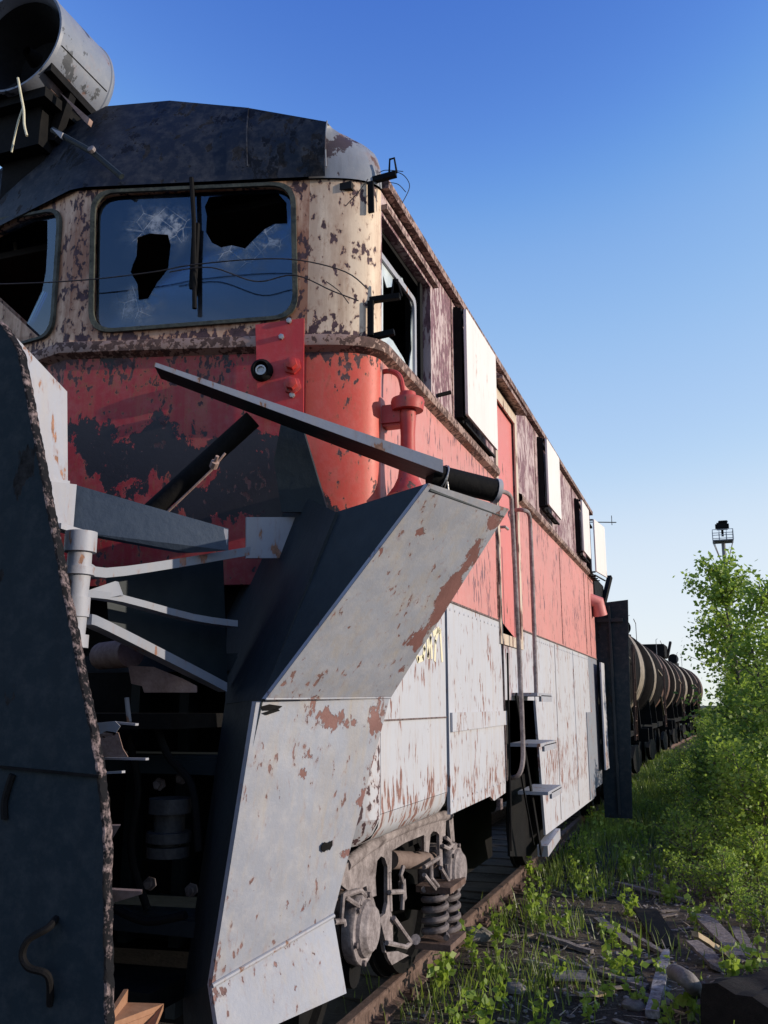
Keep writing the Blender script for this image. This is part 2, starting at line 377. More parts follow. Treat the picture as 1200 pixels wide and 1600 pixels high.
def tag(o, label=None, cat=None, group=None, kind=None):
    if label: o['label'] = label
    if cat: o['category'] = cat
    if group: o['group'] = group
    if kind: o['kind'] = kind
    return o
def empty(name, loc, label, cat, group=None):
    o = bpy.data.objects.new(name, None); o.empty_display_size = 0.3
    COL.objects.link(o); o.location = loc
    return tag(o, label, cat, group)
def arc_round(pts, r=0.03, seg=4):
    """round the corners of a 3D polygon"""
    pts = [Vector(p) for p in pts]; out = []
    for i, p in enumerate(pts):
        a = (pts[i - 1] - p); b = (pts[(i + 1) % len(pts)] - p)
        rr = min(r, a.length * 0.45, b.length * 0.45)
        pa = p + a.normalized() * rr; pb = p + b.normalized() * rr
        for k in range(seg + 1):
            t = k / seg; out.append(pa * (1 - t) ** 2 + p * 2 * t * (1 - t) + pb * t ** 2)
    return out
def smooth_path(pts, n=6):
    pts = [Vector(p) for p in pts]; out = []
    for i in range(len(pts) - 1):
        p0, p1, p2, p3 = pts[max(i - 1, 0)], pts[i], pts[i + 1], pts[min(i + 2, len(pts) - 1)]
        for k in range(n):
            t = k / n
            out.append(0.5 * ((2 * p1) + (-p0 + p2) * t + (2 * p0 - 5 * p1 + 4 * p2 - p3) * t * t + (-p0 + 3 * p1 - 3 * p2 + p3) * t ** 3))
    return out + [pts[-1]]
def jag(pts, amp, step_, axis):
    """break an open edge into small irregular teeth"""
    out = []; axis = Vector(axis)
    for p, q in zip(pts, pts[1:]):
        n = max(1, int((q - p).length / step_))
        for k in range(n): out.append(p.lerp(q, k / n) + axis * random.uniform(-amp, amp))
    return out + [pts[-1]]

# ================================================================== THE SETTING
def ground_h(x, y):
    d = abs(x)
    h = -0.17 - 0.05 * max(0, min(1, (d - 1.2) / 1.5)) + 0.06 * mnoise.noise((x * 0.7, y * 0.7, 0)) + 0.025 * mnoise.noise((x * 3, y * 3, 5))
    if d < 1.4: h = -0.165 + 0.02 * mnoise.noise((x * 3, y * 3, 2))
    if x > 2.6: h += 0.10 * min(1, (x - 2.6) / 2.0)
    return h
def build_ground():
    b = MB()
    xs = [-600, -200, -60, -20, -8, -4] + [-2.4 + 0.16 * i for i in range(62)] + [8.5, 10.5, 15, 25, 60, 200, 600]
    ys = [-600, -100, -30, -10] + [-5 + 0.2 * i for i in range(120)] + [19 + 0.8 * i for i in range(1, 60)] + [75, 95, 130, 200, 400, 1200]
    b.grid([[Vector((x, y, ground_h(x, y) if abs(x) < 30 and y < 130 else -0.2)) for x in xs] for y in ys])
    s = NT('dark trackside soil')
    o = s.mapped()
    a = s.noise(o, 1.2, 8, 0.65); g = s.noise(o, 24, 6, 0.7); f = s.noise(o, 90, 4, 0.7)
    col = s.mix(s.step(a, 0.35, 0.65), (0.048, 0.040, 0.033), (0.145, 0.112, 0.088))
    col = s.mix(s.step(g, 0.50, 0.68), col, (0.15, 0.12, 0.10))
    col = s.mix(s.step(f, 0.58, 0.70), col, (0.21, 0.18, 0.16))
    y = s.sep()
    far = s.math('MULTIPLY', s.step(y[1], 9, 22), s.step(s.noise(o, 0.8, 5, 0.6), 0.25, 0.6))
    col = s.mix(far, col, (0.040, 0.060, 0.018))
    s.bump(s.math('ADD', g, f), 0.9, 0.05)
    s.out(col, 0.95, 0, 0.2)
    o_ = b.build('ground', s.m, smooth=60); tag(o_, kind='structure')
build_ground()
# ================================================================== THE LOCOMOTIVE
LOCO = empty('snowplough_locomotive', (0, 0, 0), 'derelict red, grey and cream rail snowplough locomotive with smashed cab windows and raised wing blade', 'locomotive')
L_ = LOCO
A = Vector((1.19, -0.10, 0)); B = Vector((0, -0.42, 0)); AL = Vector((-1.19, -0.10, 0))
fd = (A - B).normalized(); FN = Vector((fd.y, -fd.x, 0))          # outward normal of the right front facet
fdl = (AL - B).normalized(); FNL = Vector((-abs(fdl.y), -abs(fdl.x), 0))
ZT, ZB = 4.50, 2.40
def pF(x, y, off=0.0): return pP(x, y, B + FN * off, FN)
def pFL(x, y, off=0.0): return pP(x, y, B + FNL * off, FNL)
def up_at(p, z): return Vector((p.x, p.y, z))
corner = []
for i in range(13):
    t = i / 12; corner.append(A * (1 - t) ** 2 + Vector((1.495, -0.018, 0)) * 2 * t * (1 - t) + Vector((1.5, 0.12, 0)) * t * t)

# window outlines on the front facets
win_r = arc_round([pF(148, 303), pF(458, 289), pF(462, 496), pF(144, 520)], 0.12, 6)
win_l = arc_round([pFL(-150, 372), pFL(97, 328), pFL(84, 524), pFL(-150, 590)], 0.11, 6)
sw = [Vector((1.5, 0.135, 4.37)), Vector((1.5, 1.02, 4.37)), Vector((1.5, 1.02, 3.66)), Vector((1.5, 0.135, 3.66))]
TH = 0.05
body = MB()
body.plate([[up_at(B, ZT), up_at(A, ZT), up_at(A, ZB), up_at(B, ZB)], win_r], -FN * TH)
body.plate([[up_at(B, ZT), up_at(AL, ZT), up_at(AL, ZB), up_at(B, ZB)], win_l], -FNL * TH)
body.build('front_wall', M['body'], L_, smooth=20)
cb = MB()
cb.grid([[up_at(p, z) for p in corner] for z in (4.5, 4.0, 3.6, 3.2, 2.8, 2.46, 2.0, 1.6, 1.34)])
# rolled-under lower lip of the corner
cb.grid([[up_at(p, 1.34) for p in corner], [up_at(p * 0.975, 1.27) for p in corner], [up_at(p * 0.93, 1.22) for p in corner]])
cb.build('corner_panel', M['corner'], L_, smooth=60)
# right side wall with the cab window opening
sw_b = MB()
sw_b.plate([[Vector((1.5, 0.12, 4.5)), Vector((1.5, 9.0, 4.5)), Vector((1.5, 9.0, 2.462)), Vector((1.5, 4.1, 2.462)), Vector((1.5, 4.1, 1.88)), Vector((1.5, 2.84, 1.88)),
             Vector((1.5, 2.84, 2.462)), Vector((1.5, 0.12, 2.462))], sw, [Vector((1.5, 2.76, 4.27)), Vector((1.5, 3.54, 4.27)), Vector((1.5, 3.54, 2.33)), Vector((1.5, 2.76, 2.33))]], (-0.06, 0, 0))
sw_b.build('side_wall', M['side'], L_, smooth=20)
# far side, back and inner shell
fs = MB()
fs.box((-1.47, 4.5, 3.0), (0.06, 9.0, 3.0)); fs.box((0, 8.97, 3.0), (2.88, 0.06, 3.0))
fs.build('rear_wall', M['side'], L_)
inn = MB()
inn.box((0, 1.75, 3.2), (2.8, 0.05, 2.7)); inn.box((0, 0.85, 3.05), (2.85, 1.7, 0.06)); inn.box((0, 0.9, 4.46), (2.8, 1.9, 0.04))
inn.box((1.34, 4.9, 1.9), (0.04, 7.6, 1.3)); inn.box((0, 4.9, 1.55), (2.4, 7.6, 0.5))
inn.box((0.0, 0.7, 3.42), (2.3, 0.45, 0.7)); inn.box((-0.35, 1.35, 3.75), (0.5, 0.12, 0.8), None, 0.03)
inn.build('cab_interior', M['void'], L_)
ib = MB(); ib.tube([pF(316, 310, -0.5), pF(320, 372, -0.5)], 0.012, 8); ib.tube([pFL(22, 372, -0.5), pFL(28, 412, -0.5)], 0.012, 8); ib.build('grab_strap', M['cable'], L_)

# roof: front hood, rounded corner and long cover
YF = -0.10
prof_px = [(265, 157), (385, 168), (510, 190)]
prof = [pY(x, y, YF) for x, y in prof_px]
ztop = prof[0].z
pc_ = pY(165, 166, YF)
hood_top = [Vector((-1.28, YF, prof[2].z)), Vector((-0.85, YF, prof[1].z)), Vector((-0.40, YF, ztop)), pc_, prof[0], prof[1], prof[2]]
def front_y(x): return -0.42 + abs(x) * 0.32 / 1.19
hood = MB()
for i in range(6):
    a, b_ = hood_top[i], hood_top[i + 1]
    n = 5
    rows = []
    for k in range(6):
        t = k / 5; bul = 0.015 * math.sin(math.pi * t)
        row = []
        for j in range(n + 1):
            p = a.lerp(b_, j / n); q = Vector((p.x, front_y(p.x) - 0.03, ZT + 0.0))
            row.append(q.lerp(p, t) + Vector((0, -bul, bul * 0.6)))
        rows.append(row)
    hood.grid(rows)
# long roof behind
sec = [Vector((p.x, 0, p.z)) for p in hood_top] + [Vector((1.42, 0, 4.70)), Vector((1.50, 0, 4.56))]
sec = [Vector((-1.5, 0, 4.56)), Vector((-1.42, 0, 4.70))] + sec
hood.grid([[Vector((p.x, y, p.z)) for p in sec] for y in (0.12, 3, 6, 9.0)])
hood.grid([[p for p in hood_top], [Vector((p.x, 0.12, p.z)) for p in hood_top]])
rf = hood.build('roof', M['roof'], L_, smooth=25)
rc = MB()
rows = []
edge_lo = [up_at(p, 4.5) + Vector((0.012 * i / 12, -0.015, 0)) for i, p in enumerate(corner)]
mid_c = [pY(555, 215, 0.0), Vector((1.5, 0.12, 4.56))]
for k in range(9):
    t = k / 8 * math.pi / 2
    row = []
    for i, p in enumerate(edge_lo):
        u = i / 12
        top = prof[2].lerp(Vector((1.30, 0.30, 4.86)), u)
        c_, s_ = 1 - math.cos(t), math.sin(t)
        row.append(Vector((p.x + (top.x - p.x) * c_, p.y + (top.y - p.y) * c_, p.z + (top.z - p.z) * s_)))
    rows.append(row)
rc.grid(rows)
rc.build('roof_corner', M['roofcorner'], L_, smooth=60)
gb = MB()
gb.beam((1.52, 0.12, 4.535), (1.52, 9.02, 4.535), 0.05, 0.05)
gb.beam((1.515, 0.13, 4.41), (1.515, 1.10, 4.41), 0.035, 0.03)
gb.build('rain_gutter', M['brownpaint'], L_)
# seams on the hood
for x, y0, y1 in ((388, 170, 262), (511, 190, 262)):
    p = pP(x, y1, Vector((0, -0.42, 0)) + FN * 0.03, FN); q = pY(x, y0, YF - 0.005)
    hs = MB(); m_ = p.lerp(q, 0.5) + Vector((0, -0.022, 0.012))
    hs.tube(smooth_path([p + Vector((0, -0.012, 0)), m_, q + Vector((0, 0, 0.004))], 4), 0.004, 6)
    hs.build('roof_seam', M['roof'] if x < 400 else M['roofcorner'], rf)

# waist moulding all round
wm = MB()
def strip(path, z, h, out):
    rows = [[], [], [], [], []]
    for i, p in enumerate(path):
        t = (path[min(i + 1, len(path) - 1)] - path[max(i - 1, 0)]).normalized(); n = Vector((t.y, -t.x, 0))
        for r, (dz, o_) in zip(rows, ((h, -0.005), (h * 0.55, out), (0, out * 1.15), (-h * 0.55, out), (-h, -0.005))): r.append(up_at(p, z + dz) + n * o_)
    wm.grid(rows)
path = [AL, B] + [B.lerp(A, k / 6) for k in range(1, 6)] + corner + [Vector((1.5, 2.70, 0))]
strip(path, 3.60, 0.05, 0.045)
strip([Vector((1.5, 3.62, 0)), Vector((1.5, 9.0, 0))], 3.60, 0.05, 0.04)
wm.build('waist_moulding', M['brownpaint'], L_, smooth=50)

# ---- front windows
def window(name, outline, px_holes, fn, nrm, mat, frame_mat, bar=None):
    fr = MB()
    c = sum(outline, Vector()) / len(outline)
    outer = [p + (p - c).normalized() * 0.016 for p in outline]; inner = [p - (p - c).normalized() * 0.012 for p in outline]
    fr.plate([[p + nrm * 0.004 for p in outer], [p + nrm * 0.004 for p in inner]], nrm * 0.016)
    f = fr.build('window', frame_mat, L_)
    g = MB()
    g.plate([[p - nrm * 0.018 for p in inner], *px_holes], -nrm * 0.006)
    g.build('pane', mat, f, smooth=20)
    if bar: bar(f)
    return f
R2 = lambda pts, fn, o: [fn(x / 2.4, 300 + y / 2.4, o) for x, y in pts]
hA = R2([(515, 170), (560, 155), (630, 160), (640, 200), (630, 290), (590, 340), (555, 400), (520, 405), (515, 345), (490, 300), (497, 275), (512, 240)], pF, -0.018)
hB = R2([(785, 18), (900, 8), (1040, 2), (1074, 40), (1078, 118), (1030, 120), (995, 138), (960, 170), (920, 212), (870, 200), (830, 208), (795, 190), (772, 150), (776, 90), (768, 55)], pF, -0.018)
hC = R2([(-250, 220), (-100, 180), (40, 150), (130, 110), (178, 105), (178, 200), (172, 300), (158, 370), (120, 450), (88, 520), (60, 500), (40, 470), (10, 420), (-60, 400), (-250, 380)], pFL, -0.018)
c1, c2, c3 = pF(240, 355), pF(375, 380), pF(215, 470)
M['glassR'] = glassmat('dusty cracked windscreen', (0.02, 0.03, 0.05), (0.34, 0.35, 0.39), 0.60, 1.0,
                       [(tuple(c1), 0.24, 1.3), (tuple(c2), 0.24, 1.1), (tuple(c3), 0.16, 1.1), (tuple(pF(280, 350)), 0.12, 1.6), (tuple(pF(430, 365)), 0.12, 1.4)], z0=3.70)
def rbar(f):
    b = MB(); b.tube([pF(299, 278, 0.05), pF(303, 345, 0.035), pF(304, 482, 0.03)], 0.012, 8); b.box(pF(304, 400, 0.02), (0.035, 0.02, 0.36)); b.build('wiper', M['black'], f)
window('window', win_r, [hA, hB], pF, FN, M['glassR'], M['rubber'], rbar)
window('window', win_l, [hC], pFL, FNL, M['glassR'], M['rubber'])

# ---- cab side window, recessed sash with a broken pane
sf = MB()
sash = [pX(595, 352, 1.44), pX(652, 432, 1.44), pX(657, 612, 1.44), pX(595, 562, 1.44)]
so_ = [Vector((1.44, 0.125, 4.22)), Vector((1.44, 0.86, 4.22)), Vector((1.44, 0.86, 3.62)), Vector((1.44, 0.125, 3.62))]
si_ = [Vector((1.44, 0.16, 4.185)), Vector((1.44, 0.825, 4.185)), Vector((1.44, 0.825, 3.65)), Vector((1.44, 0.16, 3.65))]
sf.plate([arc_round(so_, 0.05), arc_round(si_, 0.05)], (0.02, 0, 0))
sfo = sf.build('window', M['pale'], L_)
Z8 = lambda pts, X: [pX(540 + x / 3.333, 220 + y / 3.333, X) for x, y in pts]
hS = Z8([(195, 700), (215, 765), (240, 760), (245, 720), (295, 715), (335, 830), (355, 900), (350, 1050), (338, 1120), (330, 1200), (300, 1130), (245, 1040), (195, 1000)], 1.445)
M['glassS'] = glassmat('milky side pane', (0.10, 0.13, 0.15), (0.50, 0.55, 0.57), 0.15, 0.6)
g = MB(); g.plate([[Vector((1.445, p.y, p.z)) for p in arc_round(si_, 0.05)], hS], (-0.006, 0, 0)); g.build('pane', M['glassS'], sfo, smooth=20)
rv = MB()
rv.box((1.40, 1.00, 4.01), (0.10, 0.04, 0.75)); rv.box((1.40, 0.58, 4.35), (0.10, 0.9, 0.03))
rv.box((1.455, 0.945, 4.0), (0.02, 0.05, 0.72))
rv.build('window_reveal', M['black'], L_)

# ---- shutters: white boards standing off the wall on little frames
def shutter(y0, y1, z0, z1, off0, off1, tilt=0.0):
    s_ = MB()
    x0, x1 = 1.5 + off0, 1.5 + off1
    pts = [Vector((x0, y0, z1 - tilt)), Vector((x1, y1, z1)), Vector((x1, y1, z0 + tilt)), Vector((x0, y0, z0))]
    s_.plate([arc_round(pts, 0.02, 3)], (-0.018, 0, 0))
    o = s_.build('window_shutter', M['white'], L_)
    f = MB()
    for p in (pts[0], pts[3]): f.beam(Vector((1.50, p.y + 0.05, p.z)), Vector((p.x - 0.02, p.y + 0.05, p.z)), 0.02, 0.02, (0, 1, 0))
    f.beam(Vector((1.53, y0 + 0.03, z0 - 0.03)), Vector((1.53, y1, z0 - 0.03)), 0.03, 0.02); f.beam(Vector((x0 - 0.03, y0 + 0.03, z0 - 0.045)), Vector((x1 - 0.03, y1, z0 - 0.045)), 0.015, 0.015)
    for t in (0.25, 0.6, 0.95):
        y = y0 + (y1 - y0) * t; f.beam(Vector((1.53, y, z0 - 0.04)), Vector((x0 - 0.03, y, z0 - 0.045)), 0.015, 0.015)
    f.box((1.53, y0 + 0.02, (z0 + z1) / 2), (0.05, 0.05, z1 - z0 + 0.02)); f.box((1.515, (y0 + y1) / 2, z1 + 0.01), (0.03, y1 - y0, 0.025))
    f.build('shutter_frame', M['black'], o)
shutter(1.56, 2.46, 3.70, 4.45, 0.09, 0.09)
shutter(4.72, 5.52, 3.76, 4.44, 0.10, 0.10)
shutter(7.35, 8.05, 3.72, 4.38, 0.10, 0.10)
shutter(8.35, 9.02, 3.60, 4.32, 0.13, 0.20)

# ---- crew door with frame, canopy, sill
db = MB(); db.box((1.470, 3.15, 3.30), (0.03, 0.74, 1.90), None, 0.004)
dr = db.build('crew_door', M['door'], L_)
dd = MB(); dd.lathe((1.4856, 3.22, 3.72), (1, 0, 0), [(0, 0.09), (0.002, 0.085)], 20); ds = dd.build('faded_spot', plain('lavender bare patch', (0.38, 0.25, 0.33), (0.42, 0.20, 0.24), 7, 0.6), dr)
ds.scale = (1, 0.8, 1.0)
dh = MB(); dh.tube([(1.49, 2.87, 3.2), (1.54, 2.87, 3.2), (1.54, 2.97, 3.2)], 0.012, 8); dh.build('door_handle', M['steel'], dr)
df = MB()
df.plate([[Vector((1.503, 2.72, 4.33)), Vector((1.503, 3.59, 4.33)), Vector((1.503, 3.59, 2.29)), Vector((1.503, 2.72, 2.29))],
          [Vector((1.503, 2.79, 4.235)), Vector((1.503, 3.51, 4.235)), Vector((1.503, 3.51, 2.37)), Vector((1.503, 2.79, 2.37))]], (0.014, 0, 0))
df.build('door_frame', M['frame'], L_)
dc = MB(); dc.plate([[Vector((1.50, 2.66, 4.42)), Vector((1.60, 2.66, 4.37)), Vector((1.60, 2.66, 4.34)), Vector((1.50, 2.66, 4.36))]], (0, 1.0, 0)); dc.build('door_canopy', M['brownpaint'], L_)

# ---- hand rails beside the door
def rail_pipe(pts, r): b = MB(); b.tube(smooth_path(pts, 6), r, 10); return b.build('hand_rail', M['bogie'], L_)
h1 = [pX(770, 766, 1.52), pX(782, 767, 1.60), pX(797, 775, 1.63), pX(800, 800, 1.63), pX(806, 920, 1.63), pX(813, 1060, 1.63), pX(817, 1160, 1.63), pX(816, 1195, 1.62), pX(809, 1212, 1.58), pX(797, 1216, 1.50)]
h2 = [pX(806, 797, 1.52), pX(816, 797, 1.60), pX(826, 803, 1.64), pX(829, 830, 1.64), pX(834, 960, 1.64), pX(838, 1088, 1.64)]
rail_pipe(h1, 0.017); rail_pipe(h2, 0.017)
b = MB(); b.tube([pX(803, 850, 1.58), pX(811, 1050, 1.58)], 0.012, 8); b.tube([pX(793, 1020, 1.53), pX(799, 1330, 1.53)], 0.008, 8); b.build('hand_rail', M['black'], L_)

# ---- lower skirts
def skirt(y0, y1, z0, z1, x=1.5, name='skirt_panel', mat=None, cut=None):
    s_ = MB(); pts = [Vector((x, y0, z1)), Vector((x, y1, z1)), Vector((x, y1, z0 + (cut or 0))), Vector((x, y0, z0))]
    s_.plate([pts], (-0.02, 0, 0)); return s_.build(name, mat or M['skirt'], L_)
sk = MB()
sk.plate([[Vector((1.5, 0.125, 2.452)), Vector((1.5, 1.245, 2.452)), Vector((1.5, 1.245, 1.36)), Vector((1.5, 0.125, 1.36))]], (-0.02, 0, 0))
sk.grid([[Vector((x, y, z)) for y in (0.125, 0.7, 1.24)] for x, z in ((1.5, 1.358), (1.485, 1.30), (1.45, 1.25), (1.38, 1.215))])
s1 = sk.build('skirt_panel', M['skirt'], L_, smooth=50)
b = MB(); b.beam((1.502, 0.13, 1.775), (1.502, 1.245, 1.775), 0.008, 0.008); b.build('panel_seam', M['rust'], s1)
s2 = MB(); s2.plate([[Vector((1.503, 1.285, 2.452)), Vector((1.503, 2.82, 2.452)), Vector((1.503, 2.82, 1.40)), Vector((1.503, 2.80, 1.22)), Vector((1.503, 2.42, 1.20)), Vector((1.503, 2.30, 1.24)), Vector((1.503, 1.30, 1.23))]], (-0.02, 0, 0))
s2 = s2.build('skirt_panel', M['skirt'], L_)
b = MB(); b.plate([[Vector((1.506, 1.32, 1.80)), Vector((1.506, 2.84, 1.80)), Vector((1.506, 2.84, 1.70)), Vector((1.506, 1.32, 1.69))]], (0.012, 0, 0)); b.build('cover_strip', M['skirt'], s2)
b = MB(); b.beam((1.508, 2.80, 2.44), (1.508, 2.815, 1.3), 0.012, 0.02, (0, 1, 0)); b.box((1.5, 2.6, 1.16), (0.03, 0.07, 0.07)); b.build('edge_strip', M['rust'], s2)
s3 = MB(); s3.plate([[Vector((1.502, 4.10, 2.455)), Vector((1.502, 8.0, 2.455)), Vector((1.502, 8.0, 0.70)), Vector((1.502, 4.42, 0.72)), Vector((1.502, 4.14, 1.86))]], (-0.02, 0, 0)); s3.build('skirt_panel', M['skirt'], L_)
s4 = MB(); s4.plate([[Vector((1.512, 7.55, 1.75)), Vector((1.512, 8.1, 1.75)), Vector((1.512, 8.1, 0.72)), Vector((1.512, 7.55, 0.72))]], (-0.008, 0, 0)); s4.build('access_panel', M['paleblue'], L_)
skirt(8.02, 8.98, 0.80, 2.45, 1.50, mat=M['paleblue'])
skirt(8.60, 9.0, 1.0, 2.40, 1.60, mat=M['skirt'])
for y0_, y1_ in ((0.13, 2.84), (3.6, 9.0)):
    b = MB(); b.beam((1.506, y0_, 2.458), (1.506, y1_, 2.458), 0.008, 0.012); b.build('panel_seam', M['rust'], L_)
for y in (2.70, 4.10, 5.9, 7.95, 8.4):
    b = MB(); b.beam((1.503, y, 2.48), (1.503, y, 3.53), 0.006, 0.008, (0, 1, 0)); b.build('panel_seam', M['brownpaint'], L_)
for y in (1.50, 4.55, 5.75, 7.15):
    b = MB(); b.beam((1.503, y, 3.66), (1.503, y, 4.50), 0.006, 0.010, (0, 1, 0)); b.build('panel_seam', M['brownpaint'], L_)
for y in (5.3, 6.6):
    b = MB(); b.beam((1.505, y, 0.75), (1.505, y, 2.44), 0.005, 0.008, (0, 1, 0)); b.build('panel_seam', M['skirt'], L_)
for y0_, y1_, z_ in ((0.2, 1.2, 2.41), (1.35, 2.8, 2.41), (4.2, 7.9, 2.41), (1.35, 2.75, 1.30)):
    b = MB(); n_ = int((y1_ - y0_) / 0.11)
    for k_ in range(n_ + 1): b.lathe((1.503, y0_ + (y1_ - y0_) * k_ / n_, z_), (1, 0, 0), [(0, 0.009), (0.004, 0.007), (0.006, 0.002)], 7)
    b.build('rivet_row', M['skirt'], L_)
# number painted on the skirt, half hidden by the wing
nb = MB()
Zn = lambda x, y: pX(630 + x / 7.06, 960 + y / 7.06, 1.5005)
def stroke(pts, wd):
    for p, q in zip(pts, pts[1:]):
        p, q = Zn(*p), Zn(*q); d = (q - p).normalized(); n = Vector((1, 0, 0)).cross(d) * wd / 2; e = d * wd * 0.3
        nb.plate([[p - e - n, q + e - n, q + e + n, p - e + n]], (0.003, 0, 0))
stroke([(150, 330), (215, 300), (235, 380), (215, 480), (160, 500), (135, 400), (150, 330)], 0.034)
stroke([(262, 240), (272, 470)], 0.034); stroke([(268, 460), (300, 250)], 0.026); stroke([(298, 240), (312, 470)], 0.034)
stroke([(330, 215), (385, 165)], 0.034); stroke([(380, 175), (352, 300), (345, 500)], 0.034)
stroke([(398, 200), (402, 165)], 0.02); stroke([(404, 180), (426, 505)], 0.034)
nb.build('fleet_number', M['yellow'], L_)

# ---- steps under the door
st = MB()
st.plate([[pX(793, 1075, 1.36), pX(816, 1075, 1.36), pX(856, 1338, 1.36), pX(797, 1338, 1.36)]], (-0.02, 0, 0))
st.build('step_backplate', M['black'], L_)
b = MB(); b.beam(pX(806, 1085, 1.56), pX(846, 1335, 1.56), 0.05, 0.012, (1, 0, 0)); b.beam(pX(812, 1200, 1.585), pX(834, 1320, 1.585), 0.012, 0.012, (1, 0, 0)); b.build('step_stringer', M['black'], L_)
for (x0, y0, x1, y1) in ((818, 1083, 848, 1088), (822, 1158, 856, 1164), (835, 1230, 864, 1237)):
    p, q = pX(x0, y0, 1.60), pX(x1, y1, 1.62)
    z = (p.z + q.z) / 2
    b = MB(); b.box((1.58, (p.y + q.y) / 2, z), (0.24, abs(q.y - p.y) * 0.9, 0.025)); b.box((1.69, (p.y + q.y) / 2 + 0.1, z - 0.03), (0.02, abs(q.y - p.y) * 0.7, 0.05))
    b.build('step', M['pale'], L_)
b = MB(); b.beam(pX(848, 1330, 1.5), pX(868, 1302, 1.5), 0.09, 0.09, (1, 0, 0)); b.build('step_bracket', M['pale'], L_)

# ---- horn (typhon) on the front corner
HY = 0.16
hx = lambda x, y: pY(x, y, HY)
hb = MB()
c0, c1 = hx(637, 640), hx(637, 775)
ax = Vector((0, 0, -1)); Lh = c0.z - c1.z
hb.lathe(c0, ax, [(0, 0.040), (Lh * 0.08, 0.042), (Lh * 0.3, 0.036), (Lh * 0.6, 0.038), (Lh * 0.80, 0.052), (Lh * 0.9, 0.072), (Lh, 0.105)], 24)
horn = hb.build('horn', M['redpipe'], L_)
hc = MB(); ct = hx(637, 642)
hc.lathe(ct, (0, 0, 1), [(0, 0.055), (0.0, 0.078), (0.045, 0.085), (0.06, 0.08), (0.07, 0.045), (0.095, 0.040), (0.10, 0.02)], 24); hc.build('horn_cap', M['redpipe'], horn)
hk = MB(); hk.box((hx(612, 650) + Vector((-0.02, 0.02, 0))), (0.17, 0.10, 0.11), None, 0.012); hk.build('horn_bracket', M['redpipe'], horn)
hp = MB(); hp.tube(smooth_path([hx(592, 583) + Vector((-0.02, 0, 0)), hx(608, 580), hx(624, 588), hx(630, 612)], 5), 0.014, 8); hp.build('air_pipe', M['redpipe'], horn)

# ---- marker lamp / mirror brackets on the corner post
def bracket(px, w_, loop=None, post=None):
    b = MB(); p, q = pY(*px[0], 0.05), pY(*px[1], 0.06); b.beam(p, q, 0.03, 0.028)
    if loop:
        pts = [pY(x, y, 0.06) for x, y in loop]; b.tube(pts, 0.006, 6)
    if post: b.beam(pY(*post[0], 0.02), pY(*post[1], 0.02), 0.03, 0.015, (0, 1, 0))
    b.build('mirror_bracket', M['black'], L_)
bracket([(575, 284), (619, 272)], 1, [(608, 272), (609, 249), (616, 247), (620, 270)], [(579, 284), (580, 332)])
bracket([(545, 474), (625, 463)], 1, [(612, 463), (615, 437), (621, 437), (628, 463)], [(579, 470), (579, 524)])
bracket([(580, 527), (616, 519)], 1)
b = MB(); b.tube([pX(684, 618, 1.51), pX(704, 613, 1.58)], 0.014, 8); b.build('shutter_latch', M['black'], L_)
b = MB()
for pts in ([(618, 268), (632, 275), (640, 292), (628, 318)], [(590, 272), (602, 266), (630, 268)], [(606, 285), (622, 288), (634, 300)]):
    b.tube(smooth_path([pY(x, y, 0.10) for x, y in pts], 5), 0.0022, 5)
for pts in ([(575, 280), (560, 300), (540, 322)], [(545, 474), (530, 455), (510, 440)]):
    b.tube(smooth_path([pY(x, y, -0.10) for x, y in pts], 5), 0.0025, 5)
for pts in ([(-40, 445), (60, 442), (150, 436), (240, 425), (300, 414), (400, 405), (470, 407), (540, 425), (575, 452)], [(265, 425), (330, 418), (400, 440), (460, 430), (520, 455), (560, 470)]):
    b.tube(smooth_path([pF(x, y, 0.06) for x, y in pts], 5), 0.0035, 5)
b.build('loose_wire', M['wire'], L_)

# ---- red bolted plate on the nose
rp = MB(); rp.plate([[pF(399, 507, 0.055), pF(475, 497, 0.055), pF(474, 645, 0.055), pF(403, 645, 0.055)]], -FN * 0.012)
rpo = rp.build('coupling_plate', M['redplate'], L_)
b = MB()
b.lathe(pF(410, 580, 0.055), FN, [(0, 0.055), (0.03, 0.052), (0.045, 0.036), (0.02, 0.03), (0.015, 0.01)], 20); b.build('cable_socket', M['black'], rpo)
b = MB(); b.lathe(pF(408, 579, 0.085), FN, [(0, 0.026), (0.012, 0.026), (0.012, 0.019), (0.002, 0.017)], 18); b.build('socket_ring', M['steel'], rpo)
for y in (572, 603):
    b = MB(); b.lathe(pF(457, y, 0.055), FN, [(0, 0.045), (0.015, 0.045), (0.02, 0.03), (0.055, 0.030), (0.06, 0.012)], 6); b.build('bolt', M['redpipe'], rpo)
for x, y in ((452, 502), (457, 618), (440, 527)):
    b = MB(); b.lathe(pF(x, y, 0.055), FN, [(0, 0.014), (0.014, 0.014), (0.016, 0.006)], 6); b.build('bolt', M['steel'], rpo)

# ---- searchlight on the roof over the nose
LM = pY(22, 62, -0.42); LR = 0.330; LL = 0.50
lamp = MB()
lamp.lathe(LM, (0, 1, 0), [(0.30, 0.02), (0.30, 0.22), (0.02, LR - 0.02), (0.0, LR - 0.012), (0.0, LR), (0.02, LR + 0.004), (0.02, LR), (LL - .05, LR), (LL - .045, LR + 0.006), (LL - .03, LR + 0.006), (LL - .025, LR), (LL, LR - 0.01), (LL + .05, LR * 0.75), (LL + .08, LR * 0.4), (LL + .085, 0.01)], 48, False)
lo = lamp.build('searchlight', M['lampdrum'], L_)
b = MB(); b.lathe(LM + Vector((0, 0.05, 0)), (0, 1, 0), [(0, LR - 0.05), (0.20, 0.17), (0.22, 0.01)], 40, False); b.lathe(LM + Vector((0, 0.1, 0)), (0, 1, 0), [(0, 0.03), (0.08, 0.05), (0.1, 0.01)], 16, False); b.build('reflector', M['black'], lo)
sa = R(-18)
